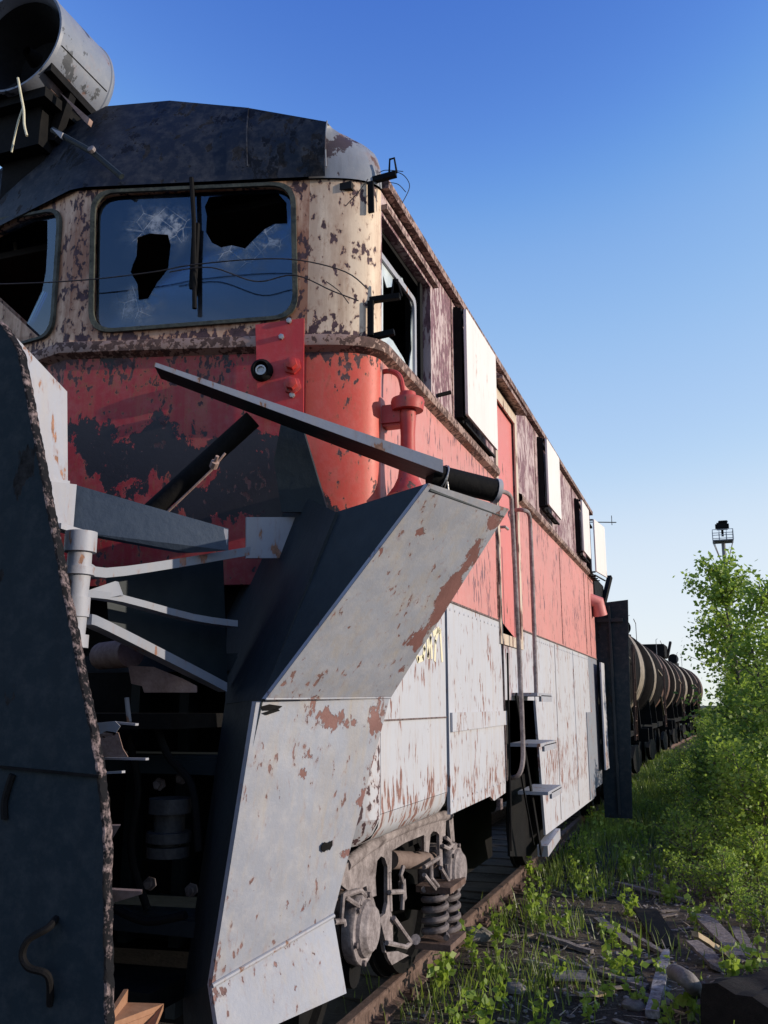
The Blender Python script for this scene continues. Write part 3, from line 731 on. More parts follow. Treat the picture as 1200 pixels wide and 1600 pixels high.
dv = Vector((math.cos(sa), 0, math.sin(sa)))
b = MB(); b.beam(LM + dv * (LR + 0.001) + Vector((0, 0.03, 0)), LM + dv * (LR + 0.001) + Vector((0, LL - 0.06, 0)), 0.003, 0.006, dv); b.build('drum_seam', M['black'], lo)
b = MB()
base = LM + Vector((0, 0.22, -LR))
b.box(base + Vector((0.0, 0.0, -0.02)), (0.42, 0.34, 0.06)); b.box(base + Vector((-0.05, 0.02, -0.16)), (0.36, 0.24, 0.26)); b.box(base + Vector((-0.05, 0.1, -0.42)), (0.30, 0.22, 0.4))
for sx in (-0.24, 0.24):
    b.beam(base + Vector((sx, -0.20, 0.10)), base + Vector((sx, 0.30, 0.06)), 0.05, 0.05); b.beam(base + Vector((sx, 0.0, 0.10)), base + Vector((sx * 0.6, 0.0, -0.22)), 0.06, 0.05, (0, 1, 0))
b.beam(base + Vector((-0.30, -0.15, -0.02)), base + Vector((0.05, -0.19, 0.03)), 0.06, 0.02)
b.beam(base + Vector((-0.2, -0.1, -0.1)), base + Vector((-0.42, 0.05, -0.45)), 0.03, 0.03, (0, 1, 0))
b.build('lamp_bracket', M['black'], lo)
lq = lambda x, y: pY(x, y, -0.30)
b = MB(); b.plate([[lq(93, 144), lq(98, 148), lq(140, 185), lq(137, 194), (lq(132, 190))]], (0.0, 0.03, 0)); b.build('bracket_edge', M['rustpink'], lo)
b = MB(); b.plate([[lq(72, 127), lq(80, 140), lq(86, 146), lq(78, 147)]], (0.0, 0.03, 0)); b.build('bracket_edge', M['rustpink'], lo)
b = MB(); b.tube([pY(82, 203, -0.44), pY(145, 238, -0.44), pY(190, 276, -0.44)], 0.016, 8); b.build('lamp_stay', M['dark'], lo)
b = MB(); b.plate([[pY(80, 200, -0.46), pY(98, 207, -0.46), pY(95, 216, -0.46)]], (0, 0.02, 0)); b.build('stay_tip', M['pale'], lo)
b = MB(); b.lathe(pY(145, 236, -0.46), (0, -1, 0.3), [(0, 0.02), (0.02, 0.02), (0.022, 0.008)], 8); b.build('stay_bolt', M['bogie'], lo)
b = MB(); b.tube(smooth_path([pY(28, 122, -0.46), pY(33, 150, -0.46), pY(37, 172, -0.46), pY(38, 195, -0.46), pY(42, 212, -0.46)], 5), 0.007, 8); b.build('cable', M['cable'], lo)
b = MB(); b.tube(smooth_path([pY(36, 168, -0.46), pY(27, 195, -0.46), pY(18, 238, -0.46)], 5), 0.005, 8); b.build('cable', M['cable'], lo)

# ================================================================== the plough gear in front
# --- right wing: folded blade, lit outer face, dark inner face
W = {k: pY(x, y, Y) for k, (x, y, Y) in dict(tA=(670, 755, -0.80), tB=(795, 795, -0.20), mA=(415, 1092, -0.86), mB=(610, 1090, -0.22), lA=(400, 1096, -0.865), lB=(608, 1092, -0.225),
     sA=(330, 1540, -0.82), sB=(520, 1430, -0.22), bA=(345, 1640, -0.85), bB=(541, 1552, -0.22)).items()}
def onto(k, x, y, a, b_, c): W[k] = pP(x, y, W[a], (W[b_] - W[a]).cross(W[c] - W[a]).normalized())
onto('tB', 795, 795, 'tA', 'mA', 'mB'); onto('sB', 520, 1430, 'lA', 'lB', 'sA'); onto('bB', 541, 1552, 'sA', 'sB', 'bA')
wpu = lambda x, y: tuple(pP(x, y, W['tA'], (W['mA'] - W['tA']).cross(W['mB'] - W['tA']).normalized()))
wpl = lambda x, y: tuple(pP(x, y, W['lA'], (W['lB'] - W['lA']).cross(W['sA'] - W['lA']).normalized()))
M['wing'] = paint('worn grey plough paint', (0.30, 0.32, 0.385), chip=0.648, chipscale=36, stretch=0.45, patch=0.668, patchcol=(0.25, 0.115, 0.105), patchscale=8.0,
    streak=0.50, streakcol=(0.34, 0.29, 0.235), chipcol=(0.11, 0.06, 0.055), rough=0.5, var=0.30, bumpiness=0.6,
    pblobs=[(wpu(x, y), r, 0.27) for x, y, r in ((738, 855, .10), (722, 890, .12), (700, 930, .13), (675, 968, .13), (650, 1005, .10), (625, 1040, .08), (655, 830, .05), (770, 815, .06))] +
           [(wpl(x, y), r, a) for x, y, r, a in ((490, 1112, .10, .26), (525, 1122, .12, .28), (565, 1135, .12, .28), (595, 1140, .09, .26), (500, 1165, .16, .12), (585, 1195, .07, .24), (570, 1250, .06, .22), (545, 1330, .06, .2), (380, 1400, .10, .12))])
wr = MB()
nW = Vector((-0.95, 0.3, 0)).normalized() * 0.02
wr.plate([[W['tA'], W['tB'], W['mB'], W['mA']]], nW); wr.plate([[W['lA'], W['lB'], W['sB'], W['sA']]], nW); wr.plate([[W['sA'], W['sB'], W['bB'], W['bA']]], nW)
def dented(b_, q, amp, seed, n=26):
    n_ = (q[1] - q[0]).cross(q[3] - q[0]).normalized()
    if n_.x < 0: n_ = -n_
    rows = []
    for i in range(n + 1):
        r = []
        for j in range(n + 1):
            u, v = i / n, j / n; p_ = q[0].lerp(q[1], u).lerp(q[3].lerp(q[2], u), v); e_ = min(1, 8 * min(u, 1 - u)) * min(1, 8 * min(v, 1 - v))
            r.append(p_ + n_ * (0.002 + e_ * (amp * (0.4 + mnoise.noise(p_ * 2.6 + Vector((seed, 0, 0))) + 0.5 * mnoise.noise(p_ * 6.5 + Vector((0, seed, 0)))))))
        rows.append(r)
    b_.grid(rows)
dented(wr, [W['tA'], W['tB'], W['mB'], W['mA']], 0.010, 3); dented(wr, [W['lA'], W['lB'], W['sB'], W['sA']], 0.010, 8); dented(wr, [W['sA'], W['sB'], W['bB'], W['bA']], 0.006, 14)
WING = wr.build('plough_wing', M['wing'], L_, smooth=25)
nk = (W['lB'] - W['lA']).cross(W['sA'] - W['lA']).normalized(); nk = nk if nk.x > 0 else -nk
for pts_ in ([(405, 1104), (420, 1100), (440, 1103), (432, 1109), (410, 1110)], [(408, 1114), (432, 1106), (436, 1110), (415, 1117)]):
    b = MB(); b.plate([[pP(x, y, W['lA'], nk) + nk * 0.004 for x, y in pts_]], nk * 0.002); b.build('torn_notch', M['black'], WING)
b = MB(); b.tube([W['sA'] - nW * 0.3, W['sB'] - nW * 0.3], 0.009, 8); b.build('weld_bead', M['pale'], WING); b = MB(); b.tube([W['mA'], W['mB']], 0.005, 6); b.build('weld_bead', M['wing'], WING)
b = MB(); p = pP(508, 1322, W['lA'], (W['lB'] - W['lA']).cross(W['sA'] - W['lA']).normalized()); hn = (W['lB'] - W['lA']).cross(W['sA'] - W['lA']).normalized(); hu = (W['lB'] - W['lA']).normalized(); hv = hn.cross(hu); p = p + hn * (0.008 if hn.x > 0 else -0.008); b.plate([[p + hu * a_ * 0.030 + hv * c_ * 0.020 for a_, c_ in ((-1, -.4), (-.5, -1.0), (.2, -.7), (.9, -1.1), (1, -.1), (.6, .8), (.1, .5), (-.4, 1), (-.9, .5))]], hn * (0.003 if hn.x > 0 else -0.003)); b.build('torn_hole', M['black'], WING)
# inner dark face follows the fold and runs back towards the nose
I = {k: pY(x, y, Y) for k, (x, y, Y) in dict(t0=(352, 772, -0.52), t1=(470, 778, -0.60), t2=(525, 800, -0.66), m0=(352, 1095, -0.52), s0=(285, 1560, -0.5), b0=(290, 1660, -0.5)).items()}
off = Vector((-0.02, 0.01, 0))
b = MB()
slot = [pY(x, y, -0.645) for x, y in ((404, 822), (455, 822), (460, 846), (450, 858), (398, 856))]
slot2 = [pY(x, y, -0.635) for x, y in ((397, 822), (402, 822), (396, 856), (392, 856))]
topn = Vector((0.25, 0.35, 0)).normalized() * 0.02
def fan(pts):
    vs = [b.bm.verts.new(p) for p in pts]
    for i in range(1, len(vs) - 1): b.bm.faces.new((vs[0], vs[i], vs[i + 1]))
# upper plate with a slot between t0 and ridge
fan([W['tA'] + off, I['t2'], W['mA'] + off])
b2 = MB()
inner = [I['t2'], pY(460, 770, -0.66), pY(360, 765, -0.62), pY(352, 815, -0.62), pY(385, 815, -0.63), pY(372, 862, -0.63), pY(352, 862, -0.62), I['m0'], W['mA'] + off]
n0 = (W['mA'] - I['t2']).cross(I['m0'] - I['t2']).normalized()
pl = lambda x, y: pP(x, y, W['mA'] + off, n0)
outl = [pl(525, 800), pl(462, 770), pl(358, 764), pl(352, 1100), W['mA'] + off]
slot = [pl(x, y) for x, y in ((411, 821), (452, 823), (446, 838), (438, 857), (404, 856))]
slot2 = [pl(x, y) for x, y in ((398, 821), (404, 821), (399, 856), (393, 856))]
b2.plate([outl, slot, slot2], -n0 * 0.015 if n0.y < 0 else n0 * 0.015)
b2.plate([[W['mA'] + off, pl(352, 1095), I['s0'], W['sA'] + off]], (0, 0.015, 0)); b2.plate([[W['sA'] + off, I['s0'], I['b0'], W['bA'] + off]], (0, 0.015, 0))
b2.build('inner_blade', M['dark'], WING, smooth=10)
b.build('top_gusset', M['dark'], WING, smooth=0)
# a wedge of plate closing the top between the ridge and the loco
b = MB(); b.plate([[W['tA'] + Vector((0.0, 0.02, -0.01)), pY(525, 800, -0.55), pY(545, 812, -0.3), W['tB'] + Vector((-0.02, 0.0, -0.02))]], (0, 0, -0.015)); b.build('top_plate', M['dark'], WING)

# hinge post and ribs of the wing
b = MB()
hp_ = pY(120, 920, -0.95); hq_ = pY(121, 920, -1.30); hxp, hyp = hq_.x, hq_.y
prof_h = []
zt, zb = pY(122, 832, -1.30).z, pY(128, 1012, -1.30).z
hh_ = zt - zb
b.lathe((hxp, hyp, zb), (0, 0, 1), [(0, 0.050), (hh_ * .11, 0.050), (hh_ * .112, 0.037), (hh_ * .26, 0.040), (hh_ * .262, 0.047), (hh_ * .43, 0.047), (hh_ * .432, 0.038), (hh_ * .62, 0.042), (hh_ * .622, 0.054), (hh_ * .69, 0.054), (hh_ * .692, 0.042), (hh_ * .82, 0.042), (hh_ * .822, 0.056), (hh_, 0.056)], 24)
b.build('hinge_post', M['pale'], WING)
def bar(f, pts, w_, h_):
    rows = [[], [], [], [], []]
    for i, p in enumerate(pts):
        t = (pts[min(i + 1, len(pts) - 1)] - pts[max(i - 1, 0)]).normalized(); sd_ = t.cross(Vector((0, 0, 1))).normalized(); u = Vector((0, 0, 1))
        for r, (a, z) in zip(rows, ((-1, -1), (1, -1), (1, 1), (-1, 1), (-1, -1))): r.append(p + sd_ * a * w_ / 2 + u * z * h_ / 2)
    f.grid(rows); f.quad(*[rows[k][0] for k in (0, 1, 2, 3)]); f.quad(*[rows[k][-1] for k in (3, 2, 1, 0)])
def rib(lo_px, Y0, Y1, lip):
    f = MB(); x0, x1 = lo_px[0][0], lo_px[-1][0]
    pts = [pY(x, y, Y0 + (Y1 - Y0) * (x - x0) / (x1 - x0)) for x, y in lo_px]
    bar(f, smooth_path(pts, 3), 0.06, lip)
    return f.build('wing_rib', M['paleblue'], WING, smooth=40)
rib([(130, 886), (158, 896), (265, 882), (385, 862)], -1.28, -0.60, 0.036)
rib([(128, 928), (185, 936), (295, 965), (365, 975)], -1.28, -0.60, 0.026)
rib([(132, 968), (163, 980), (305, 1052), (348, 1074)], -1.28, -0.60, 0.036)
b = MB(); b.plate([[pY(130, 925, -1.27), pY(180, 908, -1.17), pY(188, 930, -1.15), pY(165, 935, -1.2)]], (0, 0.02, 0)); b.build('rib_gusset', M['paleblue'], WING)
b = MB(); web = [pY(165, 895, -1.05), pY(345, 868, -0.56), pY(352, 1070, -0.54), pY(170, 985, -1.02)]; b.plate([web], (0, 0.02, 0)); b.build('rib_web', M['dark'], WING)

# --- left blade: big dark plate nearest to the camera with a torn rusty edge
edge_px = [(-60, 470), (0, 503), (18, 528), (30, 552), (60, 715), (105, 950), (140, 1130), (152, 1195), (163, 1300), (164, 1450), (166, 1660)]
edge = jag([pY(x, y, -1.5) for x, y in edge_px], 0.0022, 0.012, (1, 0, 0.4))
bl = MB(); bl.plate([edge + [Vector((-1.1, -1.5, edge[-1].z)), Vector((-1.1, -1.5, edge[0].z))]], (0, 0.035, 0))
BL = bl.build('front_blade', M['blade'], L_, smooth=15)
b = MB()
rows = [[], [], [], []]
for p in edge[1:]:
    j_ = 0.003 * mnoise.noise(p * 30); k_ = 0.004 * mnoise.noise(p * 55 + Vector((7, 0, 0)))
    for r, (dx, dy) in zip(rows, ((-0.004, -0.003), (0.003 + j_, -0.001), (0.006 + k_, 0.014), (0.002 + j_, 0.037))): r.append(p + Vector((dx, dy, 0)))
b.grid(rows)
b.build('torn_edge', plain('torn flaking plate edge', (0.004, 0.004, 0.006), (0.24, 0.18, 0.18), 16, 0.9, 0, 0.25, lo=0.50, hi=0.62), BL, smooth=60)
b = MB(); b.beam(pY(0, 1198, -1.505), pY(156, 1213, -1.505), 0.012, 0.008); b.tube(smooth_path([pY(20, 1210, -1.505), pY(8, 1250, -1.505), pY(8, 1280, -1.505)], 4), 0.012, 6); b.build('weld_bead', M['black'], BL)
b = MB(); b.tube(smooth_path([pY(88, 1435, -1.50), pY(75, 1450, -1.54), pY(45, 1468, -1.56), pY(35, 1492, -1.56), pY(45, 1512, -1.56), pY(75, 1525, -1.54), pY(78, 1570, -1.5)], 6), 0.011, 8); b.build('grab_handle', M['black'], BL)
# its return plate (white, lit) and the beam running back to the nose
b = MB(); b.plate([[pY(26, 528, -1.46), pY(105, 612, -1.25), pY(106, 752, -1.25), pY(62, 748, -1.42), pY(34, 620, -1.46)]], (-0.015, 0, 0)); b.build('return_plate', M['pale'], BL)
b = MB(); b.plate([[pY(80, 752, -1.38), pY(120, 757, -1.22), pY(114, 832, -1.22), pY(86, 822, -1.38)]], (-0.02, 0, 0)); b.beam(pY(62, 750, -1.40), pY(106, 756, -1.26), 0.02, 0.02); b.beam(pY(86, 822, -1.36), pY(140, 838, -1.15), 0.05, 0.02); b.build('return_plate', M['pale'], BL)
b = MB()
b.plate([[pY(120, 758, -1.20), pY(357, 826, -0.80), pY(357, 860, -0.80), pY(300, 864, -0.88), pY(114, 830, -1.20)]], (-0.05, -0.02, 0)); XB = b.build('cross_beam', plain('blue grey beam with painted shade', (0.030, 0.045, 0.075), (0.050, 0.068, 0.10), 6, 0.6), L_)  # shadow across the beam is painted in as dark blue grey
b = MB(); b.plate([[pY(281, 805, -0.895), pY(356, 828, -0.80), pY(354, 854, -0.80), pY(310, 860, -0.86), pY(281, 850, -0.895)]], (0.004, -0.004, 0)); b.build('beam_sunlit_patch', M['pale'], XB)  # pale sheet painted on for the sunlit end of the beam
# gussets behind the blade, catching light
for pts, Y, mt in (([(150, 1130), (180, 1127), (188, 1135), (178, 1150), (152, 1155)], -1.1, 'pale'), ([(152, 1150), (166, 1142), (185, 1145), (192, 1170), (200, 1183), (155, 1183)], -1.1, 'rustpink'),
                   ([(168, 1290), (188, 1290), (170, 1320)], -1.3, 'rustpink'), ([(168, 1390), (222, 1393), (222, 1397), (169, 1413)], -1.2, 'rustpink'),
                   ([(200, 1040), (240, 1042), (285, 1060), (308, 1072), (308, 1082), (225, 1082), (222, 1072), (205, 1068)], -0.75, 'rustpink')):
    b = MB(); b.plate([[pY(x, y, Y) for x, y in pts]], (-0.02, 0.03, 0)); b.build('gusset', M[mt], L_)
for p0, p1, Y in (((180, 1129), (214, 1132), -1.0), ((165, 1185), (230, 1186), -1.0), ((160, 1208), (193, 1206), -1.1), ((198, 1090), (202, 1128), -0.8)):
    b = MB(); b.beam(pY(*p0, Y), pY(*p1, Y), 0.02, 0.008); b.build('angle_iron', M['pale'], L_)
b = MB(); b.plate([[pY(170, 1600, -1.25), pY(196, 1566, -0.95), pY(256, 1568, -0.85), pY(235, 1620, -1.1), pY(170, 1660, -1.2)]], (0, 0, -0.02)); b.beam(pY(168, 1605, -1.25), pY(196, 1560, -0.95), 0.015, 0.06); b.build('shelf_plate', plain('brown painted shelf', (0.26, 0.13, 0.075), (0.36, 0.2, 0.13), 8, 0.7), L_)
b = MB(); c = pY(262, 1338, -0.60); b.lathe(c, (0, 0, 1), [(0, 0.085), (0.04, 0.085), (0.042, 0.05), (0.055, 0.05), (0.057, 0.09), (0.095, 0.09), (0.097, 0.062), (0.165, 0.062), (0.167, 0.085), (0.225, 0.085)], 24); b.build('guide_roller', plain('greasy grey roller', (0.018, 0.018, 0.02), (0.06, 0.058, 0.06), 12, 0.5), L_)
b = MB(); b.tube([pY(205, 1020, -0.7), pY(160, 1025, -0.55)], 0.06, 16); b.build('guide_roller', M['rustpink'], L_)
# dark plough body behind it all
b = MB(); b.box((0.05, -0.02, 1.45), (2.3, 0.10, 2.0)); b.box((0.15, -0.45, 1.78), (1.5, 0.5, 0.06)); b.box((0.1, -0.4, 0.75), (1.6, 0.7, 0.08)); b.box((-0.4, -0.5, 1.3), (0.08, 0.7, 1.2)); b.box((0.28, -0.55, 1.3), (0.06, 0.6, 1.0)); b.build('plough_body', M['black'], L_)
b = MB()
for x in (0.35, 0.62, 0.95): b.beam((x, -0.10, 0.5), (x, -0.10, 2.35), 0.05, 0.12, (0, 1, 0))
b.build('plough_post', M['dark'], L_)
for z, y in ((1.0, -0.35), (1.62, -0.30), (2.05, -0.25)):
    b = MB(); b.box((0.65, y, z), (0.9, 0.35, 0.03)); b.beam((0.2, y - 0.18, z - 0.03), (1.1, y - 0.18, z - 0.03), 0.02, 0.06); b.build('plough_shelf', M['dark'], L_)
for k, pts_ in enumerate(([(200, 1150), (215, 1230), (205, 1330), (230, 1420)], [(240, 1120), (262, 1180), (300, 1230), (310, 1330)], [(180, 1420), (230, 1440), (290, 1430)])):
    b = MB(); b.tube(smooth_path([pY(x, y, -0.55 - 0.06 * k) for x, y in pts_], 5), 0.016, 9); b.build('hydraulic_hose', M['black'], L_)
for x, y in ((215, 1200), (250, 1225), (285, 1215), (300, 1390), (235, 1380)):
    b = MB(); b.lathe(pY(x, y, -0.40), (0.3, -1, 0), [(0, 0.028), (0.02, 0.028), (0.022, 0.016), (0.05, 0.016)], 6); b.build('bolt', M['spring'], L_)
# --- support bar across the nose, with its tube end
b = MB()
p, q = pY(247, 578, -0.72), pY(690, 738, -0.30)
d = (q - p).normalized(); sdv = d.cross(Vector((0, 0, 1))).normalized()
# flat strip: narrow pale front face, wide dark underside
def ring(c, hgt_, wd): return [c + sdv * wd * .5 + Vector((0, 0, hgt_ / 2)), c + sdv * wd * .5 - Vector((0, 0, hgt_ / 2)), c - sdv * wd * .5 - Vector((0, 0, hgt_ / 2 + 0.012)), c - sdv * wd * .5 + Vector((0, 0, hgt_ / 2))]
r0, r1 = ring(p, 0.016, 0.11), ring(q, 0.052, 0.17)
for i in range(4): b.quad(r0[i], r0[(i + 1) % 4], r1[(i + 1) % 4], r1[i])
b.quad(*r0[::-1]); b.quad(*r1)
SB = b.build('support_bar', M['dark'], L_, smooth=10)
b = MB(); b.plate([[r0[0] + Vector((0, 0, .004)), r1[0] + Vector((0, 0, .004)), r1[1], r0[1]]], sdv * 0.006); b.build('bar_face', M['pale'], SB)
b = MB(); t0, t1 = pY(672, 742, -0.32), pY(778, 768, -0.12); b.tube([t0, t1], 0.052, 14); b.build('bar_tube', M['black'], SB)
b = MB()
for k in range(3):
    c = t0.lerp(t1, 0.16 + 0.03 * k); u = (t1 - t0).normalized(); a = u.orthogonal().normalized(); v = u.cross(a)
    b.tube([c + (a * math.cos(t) + v * math.sin(t)) * 0.056 + u * 0.012 * math.sin(t + k) for t in (2 * math.pi * i / 16 for i in range(17))], 0.003, 5)
b.tube(smooth_path([t0.lerp(t1, 0.2) + Vector((0.03, -0.05, -0.03)), t0.lerp(t1, 0.22) + Vector((0.03, -0.06, -0.11)), t0.lerp(t1, 0.16) + Vector((0.02, -0.06, -0.16))], 4), 0.003, 5)
b.build('tie_wire', M['steel'], SB)
b = MB(); b.lathe(t1 + (t1 - t0).normalized() * -0.02, (t1 - t0), [(0, 0.056), (0.02, 0.056)], 16); b.build('tube_clamp', M['pale'], SB)
# --- hydraulic cylinder behind
b = MB(); p, q = pY(235, 800, -0.62), pY(395, 655, -0.50); b.tube([p, q], 0.042, 16); cy_ = b.build('hydraulic_cylinder', M['black'], L_)
b = MB(); b.tube([pY(262, 800, -0.70), pY(330, 735, -0.68), pY(352, 708, -0.66)], 0.005, 6); b.lathe(pY(333, 730, -0.70), (0.6, -0.5, 0.6), [(0, 0.018), (0.03, 0.018), (0.032, 0.008), (0.06, 0.008)], 8); b.build('pipe_fitting', M['rustpink'], cy_)
b = MB(); b.plate([[pY(385, 808, -0.46), pY(476, 808, -0.26), pY(476, 872, -0.26), pY(385, 872, -0.46)]], (-0.01, 0.01, 0)); b.build('bracket_plate', M['pale'], L_)
b = MB(); b.plate([[pY(440, 655, -0.36), pY(470, 660, -0.34), pY(482, 700, -0.33), pY(512, 800, -0.32), pY(440, 800, -0.36), pY(428, 720, -0.37)]], (0, 0.02, 0)); b.build('lift_arm', M['dark'], L_)

# ================================================================== bogie
BG = empty('bogie', (1.15, 2.0, 0), None, None)
del_keys = [k for k in BG.keys()]
BG.parent = L_
BX = 1.15
Zb = lambda x, y, X=BX: pX(500 + x / 4.615, 1250 + y / 4.615, X)
fr = [(180, 470), (320, 360), (450, 275), (600, 205), (740, 152), (860, 120), (930, 112), (960, 130), (972, 300), (945, 300), (930, 140), (908, 150), (905, 260), (880, 300), (886, 480), (864, 470), (860, 250), (840, 228), (815, 226), (797, 250),
      (785, 380), (752, 365), (752, 250), (620, 305), (520, 365), (515, 520), (500, 560), (512, 800), (525, 860), (527, 1040), (470, 1010), (430, 850), (470, 820), (487, 740), (487, 480), (468, 420), (440, 405), (412, 440), (400, 560), (407, 690), (370, 702), (345, 680), (335, 620), (290, 640), (210, 660), (150, 610)]
b = MB(); b.plate([[Zb(*p) for p in fr]], (-0.022, 0, 0)); bf = b.build('bogie_frame', M['bogie'], L_, smooth=30)
b = MB()
tp = [(180, 468), (320, 358), (450, 273), (600, 203), (740, 150), (860, 118), (930, 110)]
b.tube([Zb(*p, BX - 0.02) for p in tp], 0.035, 8); b.tube([Zb(500, 520), Zb(510, 800)], 0.012, 6); b.tube([Zb(752, 260), Zb(752, 370)], 0.012, 6); b.build('frame_flange', M['bogie'], bf, smooth=60)
def axlebox(zx, zy, r):
    c = Zb(zx, zy, BX + 0.06)
    b = MB(); b.lathe(c + Vector((-0.10, 0, 0)), (1, 0, 0), [(0, r * 1.2), (0.05, r * 1.25), (0.065, r * 1.2), (0.065, r * 0.98), (0.085, r * 0.94), (0.095, r * 0.82), (0.10, r * 0.80), (0.112, r * 0.72), (0.118, r * 0.4), (0.119, 0.01)], 28)
    b.box(c + Vector((-0.22, 0, 0)), (0.16, r * 1.5, r * 2.2), None, 0.02)
    o = b.build('axle_box', M['bogie'], L_)
    n = MB()
    for k in range(6):
        a = k * math.pi / 3 + 0.3; n.lathe(c + Vector((-0.038, math.cos(a) * r * 1.08, math.sin(a) * r * 1.12)), (1, 0, 0), [(0, 0.016), (0.02, 0.016), (0.021, 0.006)], 6)
    n.build('cover_bolt', M['spring'], o)
    wh = MB(); wc = Vector((0.73, c.y, 0.50)); wh.lathe(wc + Vector((-0.07, 0, 0)), (1, 0, 0), [(0, 0.10), (0.0, 0.53), (0.03, 0.525), (0.035, 0.50), (0.14, 0.495), (0.142, 0.43), (0.10, 0.42), (0.09, 0.18), (0.16, 0.15), (0.165, 0.05)], 40); wh.lathe(wc + Vector((0.09, 0, 0)), (1, 0, 0), [(0, 0.085), (0.3, 0.085)], 14)
    wh.build('wheel', M['black'], L_)
    return c
ca = axlebox(372, 930, 0.145); cb_ = axlebox(1022, 505, 0.145)
def helix(cx, cy_, z0, z1, r, wr, turns):
    n = int(turns * 16); b = MB(); b.tube([Vector((cx + r * math.cos(2 * math.pi * turns * i / n), cy_ + r * math.sin(2 * math.pi * turns * i / n), z0 + (z1 - z0) * i / n)) for i in range(n + 1)], wr, 8); return b.build('coil_spring', M['spring'], L_)
for zx in (850, 940):
    p0, p1 = Zb(zx, 990, BX), Zb(zx, 640, BX); helix(BX - 0.02, (p0.y + p1.y) / 2, p0.z, p1.z, 0.075, 0.021, 4.6)
p0 = Zb(895, 1010); b = MB(); b.box(p0 + Vector((-0.02, 0, 0)), (0.24, 0.40, 0.04)); b.build('spring_seat', M['rail'], L_); b = MB(); b.box(Zb(895, 610) + Vector((-0.02, 0, 0)), (0.24, 0.4, 0.04)); b.build('spring_seat', M['rail'], L_)
b = MB(); b.tube([Zb(505, 432, 1.06), Zb(800, 436, 1.06)], 0.055, 14); b.build('brake_cylinder', plain('brown brake cylinder', (0.12, 0.085, 0.075), (0.22, 0.165, 0.15), 9, 0.7), L_)
for pts in ([(170, 690), (290, 650), (325, 690)], [(150, 870), (165, 690), (200, 670)], [(600, 480), (580, 540), (600, 600), (592, 790)], [(500, 665), (600, 660)], [(530, 850), (650, 1020), (700, 1020)], [(480, 1030), (620, 1060), (655, 1030)],
            [(750, 540), (830, 640)], [(800, 470), (802, 560), (850, 620)], [(750, 485), (860, 415)], [(100, 880), (170, 872), (175, 905)], [(180, 700), (270, 760)], [(885, 330), (925, 350), (960, 320)], [(905, 270), (930, 290), (960, 350)], [(870, 490), (930, 590)], [(285, 760), (300, 700)]):
    b = MB(); b.tube([Zb(x, y, BX + 0.02) for x, y in pts], 0.014, 7); b.build('brake_rod', M['bogie'], L_)
for p0_, p1_, w_, h_ in (((225, 900), (225, 1100), .04, .02), ((915, 460), (922, 570), .04, .02), ((590, 580), (600, 720), .05, .03)):
    b = MB(); b.beam(Zb(*p0_), Zb(*p1_), w_, h_, (1, 0, 0)); b.build('brake_hanger', M['bogie'], L_)
b = MB(); b.tube([Zb(690, 1005, BX), Zb(690, 1005, BX + 0.05)], 0.03, 10); b.build('brake_pin', M['bogie'], L_)
b = MB(); b.plate([[Zb(440, 960, 1.0), Zb(470, 1100, 1.0), Zb(560, 1090, 1.0), Zb(640, 1120, 1.0), Zb(520, 1190, 1.0), Zb(490, 1140, 1.0)]], (-0.02, 0, 0)); b.build('sand_deflector', M['bogie'], L_)
# rear bogie seen only as dark wheels behind the skirt
for y in (7.2, 8.6):
    b = MB(); b.lathe((0.66, y, 0.5), (1, 0, 0), [(0, 0.10), (0.0, 0.53), (0.03, 0.525), (0.035, 0.50), (0.14, 0.495), (0.142, 0.43), (0.10, 0.42), (0.09, 0.18), (0.16, 0.15), (0.165, 0.05)], 32); b.build('wheel', M['black'], L_)
b = MB(); b.box((0, 4.8, 1.1), (1.7, 7.6, 0.5)); b.box((0, 4.6, 0.62), (1.6, 1.5, 0.5)); b.build('underframe', M['black'], L_)
bpy.data.objects.remove(BG)
# ---- rear plough wing, dark plate standing out past the body
b = MB()
b.plate([[Vector((1.50, 9.06, 3.24)), pY(981, 937, 9.06), pY(986, 1190, 9.06), Vector((1.86, 9.06, 0.35)), Vector((1.50, 9.06, 0.35))]], (0, 0.04, 0))
RW = b.build('rear_wing', M['blade'], L_)
b = MB(); b.beam((1.52, 9.04, 3.0), (1.88, 9.04, 3.0), 0.03, 0.05); b.beam((1.7, 9.03, 3.2), (1.7, 9.03, 0.4), 0.03, 0.04, (0, 1, 0)); b.build('stiffener', M['dark'], RW)
b = MB(); b.tube([(1.40, 8.7, 3.28), (1.58, 8.75, 3.22), (1.60, 8.8, 3.05)], 0.10, 14); b.build('exhaust_elbow', M['door'], L_)
b = MB(); b.tube([(1.50, 8.95, 4.40), (1.86, 9.1, 4.40)], 0.007, 6); b.tube([(1.80, 9.08, 4.36), (1.80, 9.08, 4.50)], 0.005, 6); b.build('antenna', M['black'], L_)
# body tail closing
b = MB(); b.box((1.42, 9.0, 1.5), (0.10, 0.10, 1.6)); b.build('tail_post', M['black'], L_)

